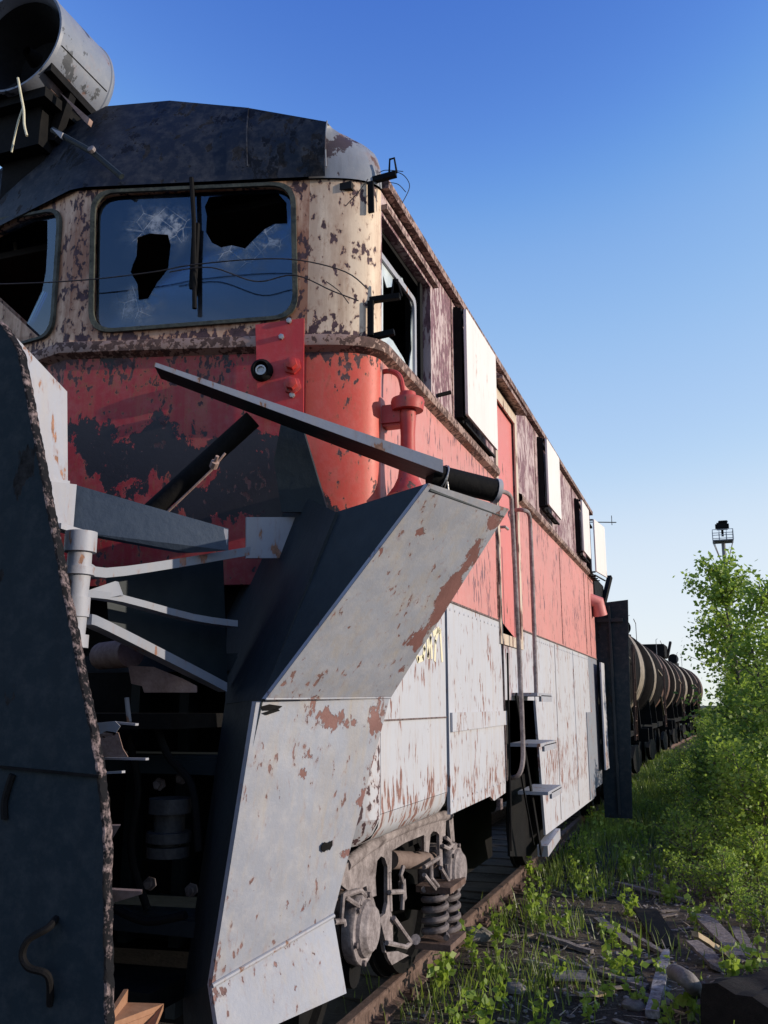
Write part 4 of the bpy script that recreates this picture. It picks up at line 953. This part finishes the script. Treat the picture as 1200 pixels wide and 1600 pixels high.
# ================================================================== tracks
def track_x(y): return 0.0 if y < 20 else 0.00085 * (y - 20) ** 2
railp = [(-0.07, 0), (0.07, 0), (0.07, 0.012), (0.012, 0.03), (0.010, 0.105), (0.036, 0.118), (0.036, 0.145), (0.028, 0.15), (-0.028, 0.15), (-0.036, 0.145), (-0.036, 0.118), (-0.010, 0.105), (-0.012, 0.03), (-0.07, 0.012)]
for sx, lab in ((0.76, 'long rusty rail lying in the weeds on the near side of the locomotive'), (-0.76, 'rusty rail under the far side of the locomotive, in shadow')):
    b = MB(); b.grid([[Vector((sx + x + track_x(y), y, z - 0.15)) for x, z in railp + [railp[0]]] for y in (-8, 10, 20, 26, 32, 38, 44, 50, 60, 70, 85, 100)])
    o = b.build('rail', M['rail'], None, smooth=30); tag(o, lab, 'rail')
    if sx > 0:
        for i in range(40):
            y = 0.9 + i * 0.55; k = MB()
            k.box((sx + 0.085, y, -0.128), (0.09, 0.14, 0.02)); k.lathe((sx + 0.10, y, -0.12), (0, 0, 1), [(0, 0.02), (0.04, 0.02), (0.045, 0.01)], 6)
            k.build('rail_clip', M['rail'], o)
sm = None
for i in range(30):
    y = 0.9 + i * 0.55
    if sm is None:
        b = MB(); b.box((0, 0, -0.225), (2.6, 0.24, 0.145), None, 0.012); sm = b.build('sleeper', M['sleeper'])
        o = sm
    else:
        o = sm.copy(); COL.objects.link(o)
    o.location = (random.uniform(-.03, .03), y, 0)
    tag(o, 'dark timber sleeper half buried under the rails', 'sleeper', 'sleepers under the track')

# ================================================================== tank wagons behind
def wagon(y0, label, dome):
    T = empty('tank_wagon', (track_x(y0 + 5), y0, 0), label, 'tank wagon', 'tank wagons standing behind the locomotive')
    T.rotation_euler.z = -math.atan2(track_x(y0 + 10) - track_x(y0), 10)
    T.location.x = track_x(y0)
    zc, r, L = 2.70, 1.40, 10.2
    b = MB(); b.lathe((0, 0, zc), (0, 1, 0), [(0, 0.02), (0.0, 0.5), (0.06, 0.9), (0.18, 1.2), (0.34, r), (L - 0.34, r), (L - 0.18, 1.2), (L - 0.06, 0.9), (L, 0.5), (L, 0.02)], 48); TK = b.build('tank', M['tank'], T, smooth=60)
    for y, w_, mt in ((0.8, 0.5, 'tanktan'), (4.0, 0.4, 'tankrust'), (8.4, 1.5, 'tanktan')) if dome == 'box' else ((1.6, 0.8, 'tanktan'), (6.0, 0.7, 'tankrust'), (8.9, 0.9, 'tankrust')):
        b = MB(); b.lathe((0, y, zc), (0, 1, 0), [(-w_ / 2, r), (-w_ / 2, r + 0.012), (w_ / 2, r + 0.012), (w_ / 2, r)], 48, False); b.build('tank_band', M[mt], TK, smooth=40)
    b = MB()
    if dome == 'round': b.lathe((0, 5.1, 4.0), (0, 0, 1), [(0, 0.45), (0.2, 0.45), (0.12, 0.42), (0.2, 0.3), (0.22, 0.02)], 24); b.lathe((0.15, 5.1, 4.45), (0, 1, 0), [(0, 0.30), (0.06, 0.30), (0.09, 0.2)], 28)
    else: b.box((0, 5.1, 4.25), (1.6, 1.9, 0.6), None, 0.03); b.beam((0.8, 5.6, 4.0), (0.95, 6.1, 4.75), 0.1, 0.1)
    dm = b.build('tank_dome', M['black'], T)
    b = MB()
    for y in (3.6, 6.6): b.tube([(0.5, y, 4.05), (0.5, y, 4.7), (0.5, (y + 5.1) / 2, 4.8)], 0.015, 6)
    b.build('walkway_rail', M['mast'], T)
    b = MB(); b.box((0, L / 2, 1.15), (2.0, L + 0.6, 0.22)); b.box((0, 0.0, 1.05), (2.7, 0.2, 0.35)); b.box((0, L, 1.05), (2.7, 0.2, 0.35))
    for y in (1.2, 3.5, 6.7, 9.0): b.plate([[Vector((-1.25, y, 1.25)), Vector((1.25, y, 1.25)), Vector((1.2, y, 2.0)), Vector((0.6, y, 1.5)), Vector((-0.6, y, 1.5)), Vector((-1.2, y, 2.0))]], (0, 0.12, 0))
    b.build('wagon_frame', M['black'], T)
    b = MB(); b.beam((1.42, 4.8, 1.1), (1.46, 4.8, 3.1), 0.04, 0.03, (0, 1, 0)); b.beam((1.42, 5.25, 1.1), (1.46, 5.25, 3.1), 0.04, 0.03, (0, 1, 0))
    for k in range(7): b.beam((1.43, 4.8, 1.2 + 0.3 * k), (1.43, 5.25, 1.2 + 0.3 * k), 0.02, 0.02)
    b.build('ladder', M['tankrust'], T)
    b = MB(); b.beam((0.9, 1.3, 3.75), (1.45, 3.9, 2.75), 0.06, 0.03); b.beam((1.44, 4.0, 1.5), (1.44, 2.9, 2.1), 0.06, 0.03); b.build('loose_strap', M['tanktan'], T)
    for yb in (1.9, 8.3):
        for sx in (-1, 1):
            b = MB(); b.plate([[Vector((sx * 1.08, yb - 1.35, 0.62)), Vector((sx * 1.08, yb - 0.5, 0.85)), Vector((sx * 1.08, yb + 0.5, 0.85)), Vector((sx * 1.08, yb + 1.35, 0.62)), Vector((sx * 1.08, yb + 1.2, 0.38)), Vector((sx * 1.08, yb + 0.45, 0.22)), Vector((sx * 1.08, yb - 0.45, 0.22)), Vector((sx * 1.08, yb - 1.2, 0.38))]], (0.1, 0, 0))
            b.build('bogie_side', M['black'], T)
        for dy in (-0.92, 0.92):
            b = MB(); b.lathe((-0.9, yb + dy, 0.475), (1, 0, 0), [(0, 0.05), (0, 0.475), (0.13, 0.475), (0.13, 0.08), (1.67, 0.08), (1.67, 0.475), (1.80, 0.475), (1.80, 0.05)], 28); b.build('wheel', M['black'], T)
for i, (lab, dm) in enumerate((('black tank wagon with pale tan bands standing right behind the rear plough wing', 'box'), ('second black tank wagon in the row, with a round dome showing above the dark plate', 'round'),
                               ('third black tank wagon in the row, with a boxy dome on top', 'box'), ('farthest tank wagon at the end of the row, half lost behind the birch leaves', 'round'))):
    wagon(11.3 + 12.0 * i, lab, dm)

# ================================================================== floodlight mast
mp = pY(1130, 846, 80); mh = mp.z
MA = empty('floodlight_mast', (mp.x, mp.y, 0), 'tall thin floodlight mast with railed platform rising behind the birch', 'light mast')
b = MB(); b.tube([(0, 0, -0.3), (0, 0, 8), (0, 0, mh)], [0.28, 0.23, 0.17], 12); b.build('pole', M['mast'], MA)
b = MB(); b.box((0, 0, mh), (1.7, 1.7, 0.10)); PF_ = b.build('platform', M['mast'], MA)
b = MB()
for z in (0.45, 0.95):
    for a, c in (((-.85, -.85), (.85, -.85)), ((.85, -.85), (.85, .85)), ((.85, .85), (-.85, .85)), ((-.85, .85), (-.85, -.85))): b.beam((*a, mh + z), (*c, mh + z), 0.05, 0.05)
for x in (-.85, -.3, .3, .85):
    for y in (-.85, .85): b.beam((x, y, mh), (x, y, mh + 0.95), 0.05, 0.05, (0, 1, 0))
b.build('railing', M['mastrail'], PF_)
b = MB()
for sx in (-1, 1):
    for sy in (-1, 1): b.beam((sx * .8, sy * .8, mh - 0.05), (0, 0, mh - 2.8), 0.05, 0.05)
b.build('platform_strut', M['mast'], MA)
b = MB(); b.box((0, -0.1, mh + 1.35), (1.15, 0.6, 0.62), None, 0.12); b.box((0, 0.2, mh + 0.8), (0.2, 0.2, 0.6)); b.box((0.1, -0.1, mh + 1.75), (0.8, 0.4, 0.2), None, 0.05); b.build('floodlight', M['black'], MA)

# ================================================================== vegetation
def leaf(bm, p, size, rnd, tilt=None):
    d = Vector((rnd.uniform(-1, 1), rnd.uniform(-1, 1), rnd.uniform(-0.7, 0.7))).normalized()
    n = Vector((rnd.uniform(-1, 1), rnd.uniform(-1, 1), rnd.uniform(-0.2, 1.0))).normalized()
    s_ = d.cross(n)
    if s_.length < 0.1: return
    s_.normalize(); s_ *= size * 0.36; d = d * size
    v = [bm.verts.new(x) for x in (p, p + d * 0.45 + s_, p + d, p + d * 0.45 - s_)]
    bm.faces.new(v)
def tree_meshes(seed, h, r, nl, leafsize, stems=1, kind='leaf'):
    rnd = random.Random(seed)
    tb = MB(); cr = bmesh.new(); tips = []
    for s_ in range(stems):
        ang = rnd.uniform(0, 6.28); lean = 0.0 if stems == 1 else rnd.uniform(0.15, 0.55)
        base = Vector((rnd.uniform(-.1, .1) * stems * 0.6, rnd.uniform(-.1, .1) * stems * 0.6, -0.1)); hh = h * rnd.uniform(0.7, 1.0)
        pts = [base]
        for k in range(1, 6):
            t = k / 5; pts.append(base + Vector((math.cos(ang) * lean * r * 1.5 * t + rnd.uniform(-.05, .05) * h * .3, math.sin(ang) * lean * r * 1.5 * t + rnd.uniform(-.05, .05) * h * .3, hh * t)))
        r0 = 0.012 * hh + 0.008; tb.tube(pts, [r0 * (1 - 0.85 * k / 5) for k in range(6)], 7)
        nb_ = int(9 * hh) + 5
        for q in range(nb_):
            t = rnd.uniform(0.18, 0.98); k = min(4, int(t * 5)); p = pts[k].lerp(pts[k + 1], t * 5 - k)
            a2 = rnd.uniform(0, 6.28); ln = r * (1.05 - 0.75 * t) * rnd.uniform(0.45, 1.1)
            e = p + Vector((math.cos(a2) * ln, math.sin(a2) * ln, ln * rnd.uniform(0.25, 0.9)))
            mid = p.lerp(e, 0.5) + Vector((0, 0, ln * 0.06)); tb.tube([p, mid, e], [0.007 + 0.003 * hh * 0.5, 0.006, 0.003], 5, False); tips.append((p, mid, e, ln))
    for i in range(nl):
        p, m_, e, ln = rnd.choice(tips)
        t = rnd.random() ** 0.6
        c = (p.lerp(m_, t * 2) if t < 0.5 else m_.lerp(e, t * 2 - 1)) + Vector([rnd.gauss(0, 0.13 * ln + 0.035) for _ in range(3)])
        leaf(cr, c, leafsize * rnd.uniform(0.6, 1.25), rnd)
    t_ = tb.build('trunk', M['bark'], None, 60)
    me = bpy.data.meshes.new('crown'); cr.to_mesh(me); cr.free(); me.materials.append(M[kind])
    c_ = bpy.data.objects.new('crown', me)
    return t_.data, me, t_
def make_tree_proto(*a, **k):
    tm, cm, o = tree_meshes(*a, **k); bpy.data.objects.remove(o); return tm, cm
protos = {'birch': make_tree_proto(11, 4.7, 1.2, 6000, 0.082, 2), 'birch2': make_tree_proto(12, 3.7, 1.15, 7500, 0.072, 3), 'bush': make_tree_proto(13, 1.9, 0.85, 6000, 0.062, 6), 'bush2': make_tree_proto(14, 1.5, 0.75, 3800, 0.055, 6), 'low': make_tree_proto(15, 0.75, 0.5, 1500, 0.05, 5)}
def plant(kind, name, x, y, s_, label, cat, group, rz=None):
    T = empty(name, (x, y, ground_h(x, y)), label, cat, group); T.rotation_euler.z = random.uniform(0, 6.28) if rz is None else rz; T.scale = (s_, s_, s_)
    for nm, me in zip(('trunk', 'crown'), protos[kind]):
        o = bpy.data.objects.new(nm, me); COL.objects.link(o); o.parent = T
    return T
G1, G2 = 'young birches along the track', 'leafy bushes along the track'
tp_ = pY(1168, 1000, 15.0); plant('birch', 'birch_tree', tp_.x, 15.0, 1.16, 'tallest young birch, its top reaching up in front of the floodlight mast', 'tree', G1, 0.6)
tp_ = pY(1212, 1000, 12.0); plant('birch2', 'birch_tree', tp_.x, 12.0, 1.12, 'dense birch at the right edge of the picture, a little shorter than the tallest one', 'tree', G1)
for x, y, k, s_ in ((3.9, 20, 'birch2', .8), (4.2, 25, 'birch', .72), (4.0, 31, 'birch2', .85), (4.4, 38, 'birch', .8), (4.3, 47, 'birch2', 1.1), (4.6, 58, 'birch', 1.0), (5.0, 72, 'birch', 1.2), (4.3, 16.0, 'birch2', .9), (4.1, 9.8, 'birch2', .80)):
    plant(k, 'birch_tree', x, y, s_, 'young birch in the green mass behind the front bushes', 'tree', G1)
plant('bush', 'leafy_bush', 3.75, 8.9, 1.0, 'bright bush with small leaves at the right edge, above the broken planks', 'bush', G2)
plant('bush', 'leafy_bush', 3.45, 11.6, 1.1, 'mid height bush below the tallest birch, leaning towards the track', 'bush', G2)
for x, y, k, s_ in ((4.1, 11.0, 'bush', 1.15), (3.8, 13.4, 'bush', 1.2), (3.3, 14.2, 'bush', .9), (3.5, 17.5, 'bush', 1.1), (4.3, 14.8, 'bush', 1.2), (3.4, 21, 'bush', 1.0), (3.3, 26, 'bush', 1.0), (3.5, 32, 'bush', 1.1), (3.2, 40, 'bush', 1.0), (3.3, 50, 'bush', 1.2)):
    plant(k, 'leafy_bush', x, y, s_, 'leafy green bush in the thicket right of the track', 'bush', G2)
# a few just right of the view, whose shade lies over parts of the ground
for x, y, k, s_ in ((6.9, 2.0, 'bush2', 0.9), (6.4, 4.4, 'low', 1.2)):
    plant(k, 'leafy_bush', x, y, s_, 'leafy green bush standing just right of the debris', 'bush', G2)
for x, y, s_ in ((2.62, 9.6, .9), (2.9, 11.5, 1.0), (2.45, 12.4, .8), (2.75, 14.2, 1.1), (2.9, 8.2, .9), (2.3, 15.8, .9), (2.6, 18, 1.1), (2.2, 20.5, 1.0), (2.7, 22.5, 1.2), (2.25, 25, 1.1), (2.6, 29, 1.3), (1.95, 17.2, .7), (3.2, 6.9, .8), (1.85, 13.4, .6), (3.0, 16, 1.1), (2.85, 7.2, .65), (3.15, 9.9, 1.0), (3.3, 8.0, .9), (2.5, 10.9, .7), (3.35, 5.6, .6)):
    plant('low', 'low_shrub', x, y, s_, 'low leafy seedling shrub in the grass between track and thicket', 'shrub', 'low shrubs beside the track')

# weeds: single broad-leaved plants in the foreground
def weed_mesh(seed):
    rnd = random.Random(seed); bm = bmesh.new(); mb = MB(); mb.bm.free(); mb.bm = bm
    for s_ in range(rnd.randint(2, 4)):
        h = rnd.uniform(0.14, 0.34); a = rnd.uniform(0, 6.28); ln = rnd.uniform(0.02, 0.10)
        p0 = Vector((rnd.uniform(-.03, .03), rnd.uniform(-.03, .03), -0.02)); p1 = p0 + Vector((math.cos(a) * ln, math.sin(a) * ln, h))
        mb.tube([p0, p1], [0.004, 0.002], 4, False)
        for k in range(rnd.randint(7, 12)):
            t = rnd.uniform(0.25, 1.0); leaf(bm, p0.lerp(p1, t), rnd.uniform(0.035, 0.075), rnd)
    me = bpy.data.meshes.new('weed'); bm.to_mesh(me); bm.free(); me.materials.append(M['weed']); return me
wms = [weed_mesh(100 + i) for i in range(6)]
rnd = random.Random(5)
spots = [(835, 1440), (905, 1330), (885, 1305), (965, 1320), (1010, 1330), (1065, 1330), (1075, 1350), (1110, 1360), (1120, 1340), (1135, 1400), (1095, 1400), (735, 1490), (745, 1520), (845, 1420), (860, 1400), (830, 1380), (870, 1350), (925, 1290), (950, 1270), (980, 1250), (700, 1530), (690, 1560), (875, 1455), (940, 1400), (895, 1385), (1130, 1440), (1160, 1420), (1180, 1450), (1060, 1400), (1000, 1380), (1150, 1330)]
for i in range(230):
    if i < len(spots): p = pZ(*spots[i], -0.18)
    else:
        p = Vector((0.95 + rnd.random() ** 0.8 * 2.6, 1.0 + rnd.random() * 20, 0))
        if abs(p.x - 0.76) < 0.14: continue
    o = bpy.data.objects.new('weed', wms[i % 6]); COL.objects.link(o)
    o.location = (p.x, p.y, ground_h(p.x, p.y)); o.rotation_euler = (rnd.uniform(-.15, .15), rnd.uniform(-.15, .15), rnd.uniform(0, 6.28)); s_ = rnd.uniform(0.7, 1.25); o.scale = (s_, s_, s_)
    tag(o, 'small broad-leaved weed growing in the soil beside the rail', 'weed', 'weeds in the trackside soil')

# grass: one uncountable mass
bm = bmesh.new(); rnd = random.Random(9)
def blade(x, y, h):
    z = ground_h(x, y) - 0.01; a = rnd.uniform(0, 6.28); wd = rnd.uniform(0.003, 0.006) + 0.0004 * y; ln = h * rnd.uniform(0.15, 0.6); c_, s_ = math.cos(a), math.sin(a)
    v = [bm.verts.new(q) for q in ((x - s_ * wd, y + c_ * wd, z), (x + s_ * wd, y - c_ * wd, z), (x + c_ * ln * .4 + s_ * wd * .7, y + s_ * ln * .4 - c_ * wd * .7, z + h * .6), (x + c_ * ln, y + s_ * ln, z + h), (x + c_ * ln * .4 - s_ * wd * .7, y + s_ * ln * .4 + c_ * wd * .7, z + h * .6))]
    bm.faces.new((v[0], v[1], v[2], v[4])); bm.faces.new((v[4], v[2], v[3]))
for i in range(64000):
    y = 0.6 + 34 * rnd.random() ** 1.7; x = rnd.uniform(-0.6, 6.5) if y < 6 else rnd.uniform(0.9, 6.5)
    dens = mnoise.noise((x * 0.9, y * 0.9, 3)) * 0.9 + 0.10 + min(0.75, max(0, (y - 6) / 9)) + (0.18 if 0.9 < x < 1.7 else 0)
    if abs(x) < 0.9: dens -= 0.25
    if rnd.random() > dens: continue
    blade(x, y, rnd.uniform(0.05, 0.20) * (1 + min(1.0, y / 18)))
me = bpy.data.meshes.new('grass'); bm.to_mesh(me); bm.free(); me.materials.append(M['grass'])
o = bpy.data.objects.new('grass', me); COL.objects.link(o); tag(o, 'thin green grass growing between the debris and along the track', 'grass', kind='stuff')
# gravel / litter chips
bm = bmesh.new()
def chip(p, s_, flat=0.6):
    m4 = Matrix.Translation(p) @ Matrix.Rotation(rnd.uniform(0, 6.28), 4, 'Z') @ Matrix.Rotation(rnd.uniform(-.5, .5), 4, 'X') @ Matrix.Diagonal((s_ * rnd.uniform(.6, 1.4), s_ * rnd.uniform(.5, 1.1), s_ * flat, 1))
    vs = bmesh.ops.create_icosphere(bm, subdivisions=1, radius=1.0, matrix=m4)['verts']
    for v in vs: v.co += Vector([rnd.uniform(-.22, .22) * s_ for _ in range(3)])
for i in range(3600):
    x = rnd.uniform(0.9, 4.2); y = 0.6 + 11 * rnd.random() ** 1.6; chip(Vector((x, y, ground_h(x, y) + 0.004)), rnd.uniform(0.006, 0.024))
me = bpy.data.meshes.new('gravel'); bm.to_mesh(me); bm.free(); me.materials.append(plain('mixed gravel', (0.06, 0.052, 0.05), (0.34, 0.30, 0.29), 2.7, 0.9, 0, 0.3))
o = bpy.data.objects.new('gravel', me); COL.objects.link(o); tag(o, 'loose gravel and chippings scattered over the trackside soil', 'gravel', kind='stuff')
bm = bmesh.new()
for i in range(2600):
    x = rnd.uniform(0.9, 4.6); y = 0.8 + 12 * rnd.random() ** 1.4; a = rnd.uniform(0, 6.28); l = rnd.uniform(0.04, 0.22); wd = rnd.uniform(0.002, 0.007); d = Vector((math.cos(a), math.sin(a), rnd.uniform(-.1, .25))); n = Vector((-d.y, d.x, 0)) * wd
    p = Vector((x, y, ground_h(x, y) + rnd.uniform(0.004, 0.03))); bm.faces.new([bm.verts.new(q) for q in (p - n, p + n, p + d * l + n * .6, p + d * l - n * .6)])
me = bpy.data.meshes.new('dry_litter'); bm.to_mesh(me); bm.free(); me.materials.append(plain('dry straw and splinters', (0.13, 0.10, 0.07), (0.46, 0.38, 0.28), 1.7, 0.85, 0, 0.1))
o = bpy.data.objects.new('dry_litter', me); COL.objects.link(o); tag(o, 'dry straw, twigs and wood splinters lying over the soil', 'litter', kind='stuff')

# ================================================================== debris, each piece a thing
Zd = lambda x, y, z=-0.15: pZ(650 + x / 2.182, 1150 + y / 2.182, z)
def plank(x0, y0, x1, y1, wd, th, mat, label, name='plank', cat='plank', lift=0.0):
    p, q = Zd(x0, y0), Zd(x1, y1)
    p.z = ground_h(p.x, p.y) + th / 2 + 0.01 + lift; q.z = ground_h(q.x, q.y) + th / 2 + 0.012
    d = (q - p).normalized(); sd_ = d.cross(Vector((0, 0, 1))).normalized(); b = MB(); n = 8; rows = [[], [], [], [], []]
    for i in range(n + 1):
        c = p.lerp(q, i / n) + Vector((0, 0, random.uniform(-.004, .004))); ww = wd / 2 * random.uniform(0.85, 1.08) * (0.55 if i in (0, n) and random.random() < .5 else 1)
        for r, (a, z) in zip(rows, ((-1, -.5), (1, -.5), (1, .5), (-1, .5), (-1, -.5))): r.append(c + sd_ * a * ww + Vector((0, 0, z * th)))
    b.grid(rows); b.quad(*[rows[k][0] for k in (0, 1, 2, 3)]); b.quad(*[rows[k][-1] for k in (3, 2, 1, 0)])
    o = b.build(name, M[mat], None, smooth=20); return tag(o, label, cat)
plank(855, 738, 806, 952, .085, .05, 'woodwhite', 'narrow whitish barked slat pointing away from the camera among the broken planks', 'slat', 'slat', lift=0.05)
PL = [(620, 622, 742, 702, .10, .03, 'wood', 'short grey plank lying crosswise left of the whitish slat, behind the gravel'), (420, 688, 600, 722, .06, .03, 'wood', 'narrow pale-topped batten at the left of the debris field'),
      (365, 778, 475, 786, .04, .02, 'woodpale', 'thin pale stick nearest to the rail'), (480, 765, 790, 842, .05, .025, 'wood', 'long thin grey lath reaching to the foot of the whitish slat'),
      (640, 820, 782, 852, .05, .025, 'wood', 'short grey lath in front of the long one, ending at the whitish slat'), (680, 503, 945, 552, .07, .03, 'wood', 'long straight board lying beyond the debris heap'),
      (800, 430, 888, 468, .10, .03, 'wood', 'dark short board half hidden by weeds, farthest from the camera'), (975, 640, 1112, 748, .16, .03, 'wood', 'wide grey board leaning on the black timber block', ),
      (1090, 650, 1142, 732, .11, .03, 'wood', 'grey board end standing beside the wide leaning board'), (950, 730, 1045, 778, .14, .03, 'wood', 'broken board wedged under the wide leaning board'),
      (1080, 578, 1210, 606, .05, .03, 'wood', 'thin rail-like batten at the right edge under the weeds'), (960, 802, 1085, 752, .06, .04, 'woodpale', 'freshly splintered pale wood lying on the black timber block'),
      (550, 892, 655, 880, .05, .02, 'woodpale', 'pale chip-like stick in the gravel at the bottom of the picture'), (780, 598, 862, 690, .22, .02, 'blackwood', 'dark sheet-like board propped up in the middle of the debris'),
      (700, 640, 850, 720, .05, .03, 'wood', 'grey lath leaning towards the top of the whitish slat'), (1050, 490, 1160, 494, .06, .03, 'wood', 'grey batten in the shade under the bright bush')]
for i, a in enumerate(PL): plank(*a, lift=(0.12 if i in (7, 9) else 0.30 if i == 11 else 0.08 if i == 13 else 0.02))
rnd = random.Random(21)
EX = 'grey splintered board scrap lost among the other debris'
for i in range(48):
    x, y = rnd.uniform(150, 1180), rnd.uniform(520, 975); l = rnd.uniform(20, 110); a = rnd.uniform(-.6, .9)
    o = plank(x, y, x + l * math.cos(a), y + l * math.sin(a) * .6, rnd.uniform(.015, .06), .012, rnd.choice(['wood', 'wood', 'blackwood', 'woodpale', 'tanktan']), EX, 'board_scrap', 'board'); o['group'] = 'board scraps in the debris'
def rock(x, y, s_, label, mat='stone', flat=0.6, name='stone', cat='stone', group=None):
    p = Zd(x, y); p.z = ground_h(p.x, p.y) + s_ * flat * 0.5
    bm = bmesh.new(); bmesh.ops.create_icosphere(bm, subdivisions=3, radius=1.0)
    sd_ = rnd.uniform(0, 50)
    for v in bm.verts: v.co = Vector((v.co.x * s_ * 1.2, v.co.y * s_, v.co.z * s_ * flat)) * (1 + 0.28 * mnoise.noise(v.co * 1.4 + Vector((sd_, 0, 0)))) + p
    b = MB(); b.bm.free(); b.bm = bm; o = b.build(name, M[mat], None, 40); return tag(o, label, cat, group)
rock(190, 688, 0.16, 'large pale stone beside the rail under the bogie spring', flat=0.45)
rock(620, 528, 0.085, 'pale block-like stone lying at the near end of the long straight board')
rock(335, 862, 0.07, 'pale dusty stone in the gravel, nearest to the rail')
rock(740, 912, 0.065, 'rounded pale stone left of the lower end of the whitish slat')
rock(275, 602, 0.07, 'small white stone below the bogie springs', flat=0.3)
rock(840, 895, 0.045, 'small white pebble right of the lower end of the whitish slat')
rock(930, 900, 0.05, 'small white pebble next to the black timber block')
for i in range(10): rock(rnd.uniform(260, 900), rnd.uniform(760, 960), rnd.uniform(.02, .04), 'fist sized grey stone in the gravel at the bottom of the picture', group='stones in the gravel')
b = MB(); p = Zd(525, 842); b.box(p + Vector((0, 0, 0.05)), (0.26, 0.16, 0.015), Matrix.Rotation(0.3, 3, 'Z') @ Matrix.Rotation(0.12, 3, 'X')); tag(b.build('board_offcut', M['stone']), 'flat pale offcut of sheet lying in the middle of the gravel', 'offcut')
b = MB(); b.tube(smooth_path([Zd(880, 805, 0.02), Zd(910, 820, 0.10), Zd(940, 845, 0.06), Zd(950, 870, -0.1)], 5), 0.055, 10); tag(b.build('bent_pipe', M['stone'], None, 60), 'bent pale pipe piece between the whitish slat and black timber block', 'pipe')
# black timber block at lower right
b = MB()
q = [Zd(958, 800, 0.22), Zd(1240, 742, 0.22)]
f0, f1 = q[0], q[1]
dirv = Vector((f1.x - f0.x, f1.y - f0.y, 0)).normalized(); nrm = Vector((dirv.y, -dirv.x, 0))
n = 40; prof_t = [(0, -.25), (0.6, -.25), (0.58, .0), (0.56, .13), (0.42, .17), (0.28, .155), (0.14, .18), (0.02, .15), (0, .05), (0, -.25)]; rows = [[] for _ in prof_t]
for i in range(n + 1):
    c = Vector((f0.x, f0.y, 0)) + dirv * 2.2 * i / n
    for r, (a, z) in zip(rows, prof_t):
        q_ = c + nrm * a + Vector((0, 0, z)); r.append(q_ + Vector((mnoise.noise(q_ * 5), mnoise.noise(q_ * 5 + Vector((9, 0, 0))), mnoise.noise(q_ * 7 + Vector((0, 9, 0))) * (1 if z > 0 else 0))) * 0.035)
b.grid(rows); b.quad(*[r[0] for r in rows[:-1]]); b.quad(*[r[-1] for r in rows[:-1]][::-1])
tag(b.build('timber_block', M['blackwood'], None, 20), 'big black weathered timber block in the bottom right corner', 'timber')
